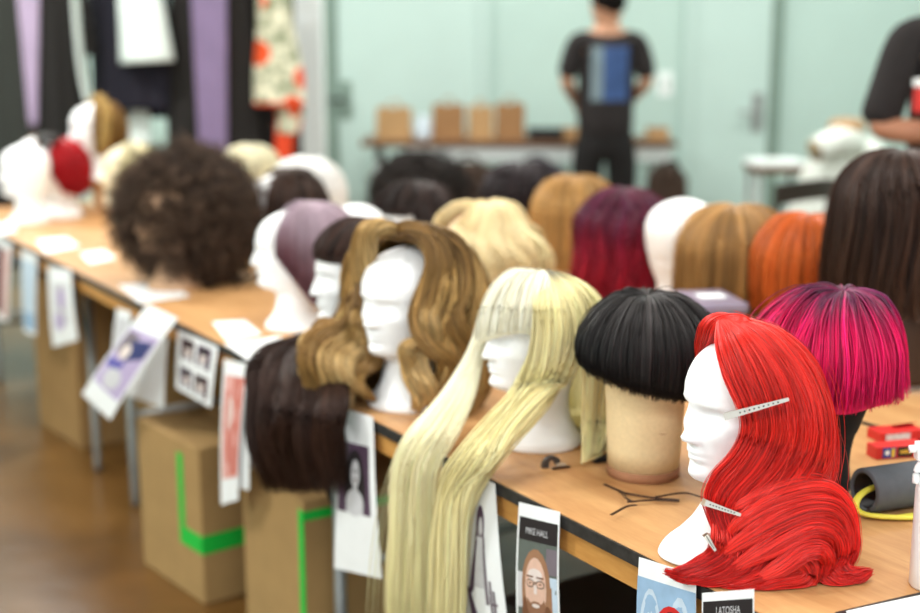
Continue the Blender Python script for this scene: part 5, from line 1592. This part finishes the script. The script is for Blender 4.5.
def duffel(label, u0, u1, vt, y, m):
    a, b_ = atY(u0, 150, y)[0], atY(u1, 150, y)[0]; h_ = atY(500, vt, y)[2]; w = (b_ - a) / 2
    r = empty('fabric_bag', label, 'bag', ((a + b_) / 2, y, 0), 0, 'dark bags beneath the back table')
    rng = np.random.default_rng(int(u0)); bm = bmesh.new(); bmesh.ops.create_icosphere(bm, subdivisions=4, radius=1); ks = rng.normal(size=(8, 3)) * 3
    for v in bm.verts:
        d = np.array(v.co); k_ = 1 / max(abs(d)) ** .85; f = k_ * (1 + .1 * np.mean(np.sin(ks @ d + np.arange(8))))
        v.co = (d[0] * w * f * .9, d[1] * .15 * f * .9, max(.002, h_ / 2 + d[2] * h_ / 2 * min(f * .9, 1.0)))
    me = bpy.data.meshes.new('bag_body'); bm.to_mesh(me); bm.free(); link('bag_body', me, m, r, smooth=True)
    tube('carry_handle', [(-w * .4, -.12, h_ * .85), (-w * .2, -.15, h_ * .98), (w * .2, -.15, h_ * .98), (w * .4, -.12, h_ * .85)], .012, M['black'], r, 8, res=16)


duffel('charcoal fabric bag at the left end beneath the back table', 372, 438, 150, 8.0, DKB)
duffel('dark brown fabric bag in the middle beneath the back table', 430, 505, 154, 8.03, DBR)
duffel('dark plum fabric bag beneath the black tray', 495, 575, 154, 8.0, DKP)
duffel('dark brown fabric bag under the back table, right of the standing man', 645, 690, 158, 8.1, DBR)

# ------------------------------------------------------------------ chair, side table and draped jacket at the right
cp = atY(797, 200, 5.5)
r = empty('folding_chair', 'dark wooden folding chair behind the orange bob', 'chair', (cp[0], 5.5, 0), rad(38))
dw = mat('dark_stained_wood', (48, 36, 28), .5, var=.15, scale=12)
ztp = atY(460, 181, 5.5)[2]
for sx in (-.19, .19):
    tube('back_leg', [(sx, .16, .0), (sx, .02, .43), (sx * .94, -.05, ztp - .02)], .017, dw, r, 10)
    tube('front_leg', [(sx * .9, -.24 + .42, .0), (sx * .9, .0, .42), (sx * .9, -.02, .45)], .015, dw, r, 10) if False else tube('front_leg', [(sx * .88, .36, .43), (sx * .88, -.1, 0.0)], .015, dw, r, 10)
P = [[(x, -.05 + .03 * (1 - (x / .2) ** 2) * -1 + dy_, ztp - dz_ + .012 * (1 - (x / .2) ** 2)) for dy_, dz_ in ((-.01, 0), (.01, 0), (.01, .085), (-.01, .085))] for x in np.linspace(-.205, .205, 14)]
bm = bmesh.new(); add_grid(bm, np.array(P)); bmesh.ops.recalc_face_normals(bm, faces=bm.faces[:]); me = bpy.data.meshes.new('top_rail'); bm.to_mesh(me); bm.free(); link('top_rail', me, dw, r)
box('lower_rail', (-.19, -.035, .58), (.19, -.015, .63), dw, r, .004)
box('seat', (-.19, -.02, .43), (.19, .36, .455), dw, r, .01)
tp_ = atY(775, 165, 7.3)
zs = atY(460, 160, 7.3)[2]
r = empty('side_table', 'small white-topped table beyond the folding chair', 'table', (tp_[0], 7.3, 0))
box('table_top', (-.15, -.15, zs - .025), (.15, .15, zs), M['trimw'], r, .004)
box('brown_edging', (-.145, -.145, zs - .065), (.145, .145, zs - .0255), brw, r, .003)
for sx in (-.12, .12):
    for sy in (-.12, .12): tube('leg', [(sx, sy, 0), (sx, sy, zs - .065)], .014, M['steel'], r, 8)
jp = atY(838, 200, 5.9)
r = empty('padded_jacket', 'white padded jacket heaped over a stool near the man with folded arms', 'jacket', (jp[0], 5.9, 0))
WJ = mat('white_padded_cloth', (226, 232, 224), .9, var=.04, scale=10, bump=.3)
zj = atY(460, 134, 5.9)[2]
drape('jacket_body', [(.02, 0, zj, .05, .04), (.03, 0, zj - .03, .13, .09), (.03, 0, zj - .12, .17, .13), (0, 0, zj - .28, .2, .15), (-.01, 0, zj - .46, .22, .17), (-.01, 0, .2, .22, .17)], WJ, r, folds=5, amp=.014, seed=21)
tube('sleeve', [(.04, -.1, zj - .04), (-.06, -.15, zj - .02), (-.14, -.17, zj - .05), (-.165, -.18, zj - .06)], np.array([.06, .065, .06, .055]), WJ, r, 16)
tube('sleeve_opening_shade', [(-.166, -.18, zj - .06), (-.18, -.183, zj - .065)], .048, mat('sleeve_shade_tan', (150, 134, 104), .9), r, 16)  # shadow inside the sleeve opening, put in as a darker tan plug
tube('second_sleeve', [(.1, -.1, zj - .06), (.13, -.16, zj - .2), (.1, -.18, zj - .34)], .06, WJ, r, 16, res=12)
sj = empty('stool', 'tan-topped stool holding up the white padded jacket', 'stool', (jp[0] + .02, 5.9, 0))
lathe('stool_top', [(.0, zj + .005), (.075, zj + .006), (.085, zj + .03), (.07, zj + .065), (.0, zj + .075)], mat('tan_leather', (176, 140, 100), .6), sj, 24)
lathe('stool_post', [(.025, .02), (.025, zj + .005)], M['steel'], sj, 14)
lathe('stool_base', [(.0, 0), (.16, .001), (.155, .015), (.03, .03)], M['steel'], sj, 24)
# dark chair glimpsed at the far left under the table end
cp = atY(22, 330, 5.6)
r = empty('folding_chair', 'dark metal chair standing past the end of the far table', 'chair', (cp[0] - .1, 5.75, 0), rad(20))
for sx in (-.19, .19):
    tube('back_leg', [(sx, .18, 0), (sx, .02, .45), (sx, -.06, .88)], .014, M['dark_steel'], r, 8); tube('front_leg', [(sx, .38, .45), (sx, -.08, 0)], .014, M['dark_steel'], r, 8)
box('seat', (-.2, -.01, .44), (.2, .38, .465), M['dark_steel'], r, .01); box('backrest', (-.2, -.07, .7), (.2, -.05, .88), M['dark_steel'], r, .008); tube('crossbar', [(-.19, -.03, .2), (.19, -.03, .2)], .01, M['dark_steel'], r, 8)


# ------------------------------------------------------------------ people
def skin_graph(verts, edges, radii, sub=2, root=0):
    me = bpy.data.meshes.new('g'); me.from_pydata([tuple(v) for v in verts], edges, []); me.update()
    o = bpy.data.objects.new('g', me); C.objects.link(o)
    md = o.modifiers.new('s', 'SKIN'); md.use_smooth_shade = True
    sk = me.skin_vertices[0].data
    for i, r_ in enumerate(radii):
        sk[i].radius = r_ if isinstance(r_, tuple) else (r_, r_); sk[i].use_root = (i == root)
    m2 = o.modifiers.new('d', 'SUBSURF'); m2.levels = sub; m2.render_levels = sub
    bpy.context.view_layer.update()
    out = bpy.data.meshes.new_from_object(o.evaluated_get(bpy.context.evaluated_depsgraph_get()))
    bpy.data.objects.remove(o)
    return out


def chain(verts, edges, radii, pts, rr, start=None):
    prev = start
    for p, q in zip(pts, rr):
        verts.append(np.array(p, float)); radii.append(q)
        if prev is not None: edges.append((prev, len(verts) - 1))
        prev = len(verts) - 1
    return prev


def hand_meshes(wrist, fwd, up, curl=.5, side=1):
    """palm with four unequal bent fingers and a thumb; fwd along the hand, up = back of the hand"""
    fwd, up = norm(np.array(fwd, float)), np.array(up, float); up = norm(up - fwd * (up @ fwd)); lat = np.cross(up, fwd) * side
    out = []
    v, e, r_ = [], [], []
    chain(v, e, r_, [wrist - fwd * .03, wrist, wrist + fwd * .045, wrist + fwd * .085], [(.026, .02), (.027, .019), (.038, .016), (.036, .014)])
    out.append(skin_graph(v, e, r_, 2))
    for k_, (off, L) in enumerate(((.027, .072), (.009, .08), (-.009, .075), (-.026, .058))):
        b0 = wrist + fwd * .07 + lat * off; v, e, r_ = [], [], []
        p = b0; pts = [b0]; d = fwd.copy()
        for s_, f in enumerate((.25, .42, .32, .26)):
            ang = curl * (0.15, .5, .7, .6)[s_]
            d = norm(d * math.cos(ang) - up * math.sin(ang)); up_l = up
            p = p + d * L * f; pts.append(p)
        chain(v, e, r_, pts, [.0095, .0095, .0088, .008, .0066]); out.append(skin_graph(v, e, r_, 1))
    v, e, r_ = [], [], []
    t0 = wrist + fwd * .02 + lat * .024
    d = norm(fwd * .6 + lat * .7 - up * .25)
    chain(v, e, r_, [t0, t0 + d * .03, t0 + d * .03 + norm(d + fwd * .4) * .03, t0 + d * .03 + norm(d + fwd * .4) * .03 + norm(fwd - up * .5) * .024], [.014, .0125, .011, .0085]); out.append(skin_graph(v, e, r_, 1))
    return out


SK = mat('warm_skin', (196, 146, 116), .55, var=.05, scale=40, sss=.1)
SK2 = mat('tan_skin', (178, 124, 96), .55, var=.05, scale=40, sss=.1)
TEE = mat('black_tee_cotton', (38, 34, 34), .95, var=.15, scale=60)
TRS = mat('black_trousers', (24, 22, 22), .95, var=.15, scale=60)
HRB = mat('black_short_hair', (26, 22, 20), .7, var=.3, scale=120, bump=.3)
SHO = mat('black_shoe_leather', (22, 20, 20), .5)


def join(name, meshes, m, parent, smooth=True):
    bm = bmesh.new()
    for me in meshes: bm.from_mesh(me)
    me = bpy.data.meshes.new(name); bm.to_mesh(me); bm.free()
    return link(name, me, m, parent, smooth=smooth)


def person(label, loc, rz, Ht, armR, armL, skin, hold=False, head_turn=0.0, hair=True, handfwd=None, trousers=True):
    """figure facing local -y; arms are lists: shoulder, elbow, wrist in local metres"""
    k_ = Ht / 1.76
    r = empty('person', label, 'person', loc, rz)
    sh, hip, nk = 1.44 * k_, .93 * k_, 1.50 * k_
    v, e, rr = [], [], []
    chain(v, e, rr, [(0, 0, hip)], [(.12, .085)])
    pel = 0
    ch = chain(v, e, rr, [(0, .0, 1.06 * k_), (0, -.005, 1.2 * k_), (0, 0, 1.34 * k_), (0, .005, 1.43 * k_)], [(.125, .088), (.14, .098), (.15, .1), (.1, .08)], pel)
    chain(v, e, rr, [(0, .01, 1.49 * k_), (0, -.008, 1.56 * k_), (0, -.012, 1.62 * k_)], [.06, .055, .06], ch)
    for A_ in (armR, armL):
        s_ = np.array(A_[0])
        chain(v, e, rr, [s_ * np.array([.55, 1, 1]) + np.array([0, 0, .0]), s_, (s_ + np.array(A_[1])) / 2, A_[1], (np.array(A_[1]) * .6 + np.array(A_[2]) * .4), A_[2]], [.07, .058, .047, .041, .042, .027], ch)
    for s_ in (-1, 1):
        chain(v, e, rr, [(s_ * .09, 0, .86 * k_), (s_ * .1, -.005, .70 * k_), (s_ * .1, -.015, .49 * k_), (s_ * .1, .012, .36 * k_), (s_ * .1, .01, .09 * k_), (s_ * .1, .0, .05)], [.095, .082, .056, .055, .036, .036], pel)
    ms = [skin_graph(v, e, rr, 2)]
    # head with a face
    Pp = head_points(0, 60, 56)
    keep = Pp[:, 0, 2] > .088 * HS
    Pp = Pp[keep] * 1.10; Pp[..., 2] -= Pp[0, 0, 2]
    ct, st = math.cos(-PI / 2 + head_turn), math.sin(-PI / 2 + head_turn)
    Q = np.stack([Pp[..., 0] * ct - Pp[..., 1] * st, Pp[..., 0] * st + Pp[..., 1] * ct, Pp[..., 2]], -1) + np.array([0, -.012, Ht - Pp[..., 2].max() - .012])
    bm = bmesh.new(); add_grid(bm, Q)
    for s_ in (-1, 1):      # ears
        ec = np.array([0.0, s_ * .088, .115]); 
        ew = np.array([ec[0] * ct - ec[1] * st, ec[0] * st + ec[1] * ct, ec[2]]) + np.array([0, -.012, Ht - Pp[..., 2].max() - .012])
        bmesh.ops.create_uvsphere(bm, u_segments=12, v_segments=8, radius=1, matrix=Matrix.Translation(Vector(ew)) @ Matrix.Rotation(math.atan2(ct, -st) * 0 + head_turn, 4, 'Z') @ Matrix.Diagonal((.012, .022, .032, 1)))
    bmesh.ops.recalc_face_normals(bm, faces=bm.faces[:])
    hm_ = bpy.data.meshes.new('h'); bm.to_mesh(hm_); bm.free(); ms.append(hm_)
    for A_, sd in ((armR, 1), (armL, -1)):
        w_ = np.array(A_[2]); f_ = norm(w_ - np.array(A_[1]))
        ms += hand_meshes(w_ + f_ * .02, A_[3] if len(A_) > 3 else f_, (0, 0, 1) if abs(f_[2]) < .8 else (0, -1, 0), .7 if hold else .45, sd)
    join('body', ms, skin, r)
    # hair: dome over the skull, open at the face
    if hair:
        g = []
        for a_ in np.linspace(rad(62), rad(298), 40):
            row = []
            low = np.interp(abs(math.degrees(a_) - 180), [0, 70, 118], [.075, .115, .175])
            for t in np.linspace(0, 1, 18):
                z = .232 - (.232 - low) * t
                i = np.argmin(np.abs(Pp[:, 0, 2] * 1.0 - min(z, Pp[..., 2].max() - .004)))
                j = np.argmin(np.abs(np.angle(np.exp(1j * (np.arctan2(Pp[i, :, 1], Pp[i, :, 0] + 1e-9) - a_)))))
                p = Pp[i, j].copy(); d_ = norm(np.array([p[0] + .005, p[1], (p[2] - .13) * .9])); row.append(p + d_ * (.012 - .006 * t))
            g.append(row)
        g = np.array(g)
        Gq = np.stack([g[..., 0] * ct - g[..., 1] * st, g[..., 0] * st + g[..., 1] * ct, g[..., 2]], -1) + np.array([0, -.012, Ht - Pp[..., 2].max() - .012])
        h = Hair(); G_, N_ = sheet(h, list(Gq), 900, .0014, (30, 25, 23), (26, 22, 20), thick=.008, var=.3, m=14, seed=5, flip=1)
        rt = empty('short_hair', None, None); rt.parent = r
        shell('hair_mass', G_, N_, M['hair_matt'], rt, (28, 23, 21), (26, 22, 20)); h.build('hair_strands', M['hair_matt'], rt)
    # clothes
    v, e, rr = [], [], []
    chain(v, e, rr, [(0, .0, .83 * k_)], [(.19, .145)])
    ch = chain(v, e, rr, [(0, 0, 1.04 * k_), (0, -.003, 1.2 * k_), (0, 0, 1.34 * k_), (0, .006, 1.435 * k_), (0, .01, 1.485 * k_)], [(.178, .126), (.182, .13), (.185, .128), (.125, .096), (.072, .07)], 0)
    for A_ in (armR, armL):
        s_, el = np.array(A_[0]), np.array(A_[1])
        chain(v, e, rr, [s_ * np.array([.55, 1, 1]), s_, s_ * .5 + el * .5, el * 1.0], [.085, .073, .068, .07], ch - 1)
    ts = join('t_shirt', [skin_graph(v, e, rr, 2)], TEE, r)
    if trousers:
        v, e, rr = [], [], []
        chain(v, e, rr, [(0, .0, 1.04 * k_), (0, .0, .93 * k_)], [(.15, .11), (.172, .125)])
        for s_ in (-1, 1):
            chain(v, e, rr, [(s_ * .092, 0, .83 * k_), (s_ * .105, -.003, .68 * k_), (s_ * .107, -.008, .48 * k_), (s_ * .107, .008, .3 * k_), (s_ * .107, .008, .08 * k_)], [.112, .1, .085, .082, .078], 1)
        join('trousers', [skin_graph(v, e, rr, 2)], TRS, r)
    for s_ in (-1, 1):
        v, e, rr = [], [], []
        chain(v, e, rr, [(s_ * .107, .06, .048), (s_ * .108, .0, .05), (s_ * .115, -.1, .042), (s_ * .118, -.17, .034)], [(.04, .045), (.042, .046), (.048, .04), (.036, .03)])
        join('shoe', [skin_graph(v, e, rr, 2)], SHO, r)
    return r, ts


# the man at the back, turned away towards the bags
px_ = atY(608, 60, 7.55)[0]
pr_, tee = person('person in black tee with blue back print, standing turned away at the back table', (px_, 7.62, 0), PI, 1.80,
                  [(-.185, .005, 1.475), (-.238, .03, 1.24), (-.15, -.2, 1.1), (.3, -1, -.4)], [(.185, .005, 1.475), (.238, .03, 1.24), (.15, -.2, 1.1), (-.3, -1, -.4)], SK, head_turn=.35)
from mathutils.bvhtree import BVHTree
tm = tee.data
bvh = BVHTree.FromPolygons([v.co for v in tm.vertices], [p.vertices for p in tm.polygons])
for nm, xa_, xb_, mk in (('blue_back_print', -.115, .03, mat('print_blue', (58, 84, 132), .9, var=.2, scale=10)), ('grey_back_print', .032, .10, mat('print_grey_blue', (116, 134, 142), .9, var=.15, scale=10))):
    V = []; nx_, nz_ = 10, 18
    for j in range(nz_):
        for i in range(nx_):
            x = xa_ + (xb_ - xa_) * i / (nx_ - 1); z = 1.13 + .31 * j / (nz_ - 1)
            hit = bvh.ray_cast(Vector((x, 1, z)), Vector((0, -1, 0)))[0]
            V.append((x, (hit.y if hit else .12) + .003, z))
    me = grid_mesh(nm, np.array(V).reshape(nz_, nx_, 3)); o = link(nm, me, mk, tee, smooth=True)

# the man at the right edge, arms folded around a packet
pr2, _ = person('person in black tee at the right edge, forearms folded round a red packet', (1.60, 4.12, 0), 0.06, 1.80,
                [(-.19, .0, 1.47), (-.285, -.03, 1.175), (-.07, -.23, 1.165), (1, -.2, .25)], [(.19, .0, 1.47), (.285, -.03, 1.18), (.06, -.26, 1.24), (-1, -.1, .1)], SK2, hold=True)
q = atY(914, 92, 3.86)
r = empty('packet', 'red and white packet held against the chest of the person at the right edge', 'packet', (q[0] + .055, 3.835, q[2] - .06), rad(4))
box('red_wrapper', (-.055, -.03, .0), (.09, .03, .075), rm, r, .008); box('white_top', (-.06, -.028, .0755), (.085, .028, .1), M['paper'], r, .008)
# ------------------------------------------------------------------ camera and view
cd = bpy.data.cameras.new('camera'); cam = bpy.data.objects.new('camera', cd); C.objects.link(cam)
cam.location = (0, 0, H); cam.rotation_euler = (PI / 2 - PITCH, 0, 0)
cd.sensor_width = 36; cd.lens = F * 36 / 920
cd.clip_start = 0.05
cd.dof.use_dof = True; cd.dof.focus_distance = 1.72; cd.dof.aperture_fstop = 2.0
sc = bpy.context.scene
sc.camera = cam
sc.view_settings.view_transform = 'Standard'; sc.view_settings.look = 'None'
sc.view_settings.gamma = 1.0; sc.view_settings.exposure = 0.36
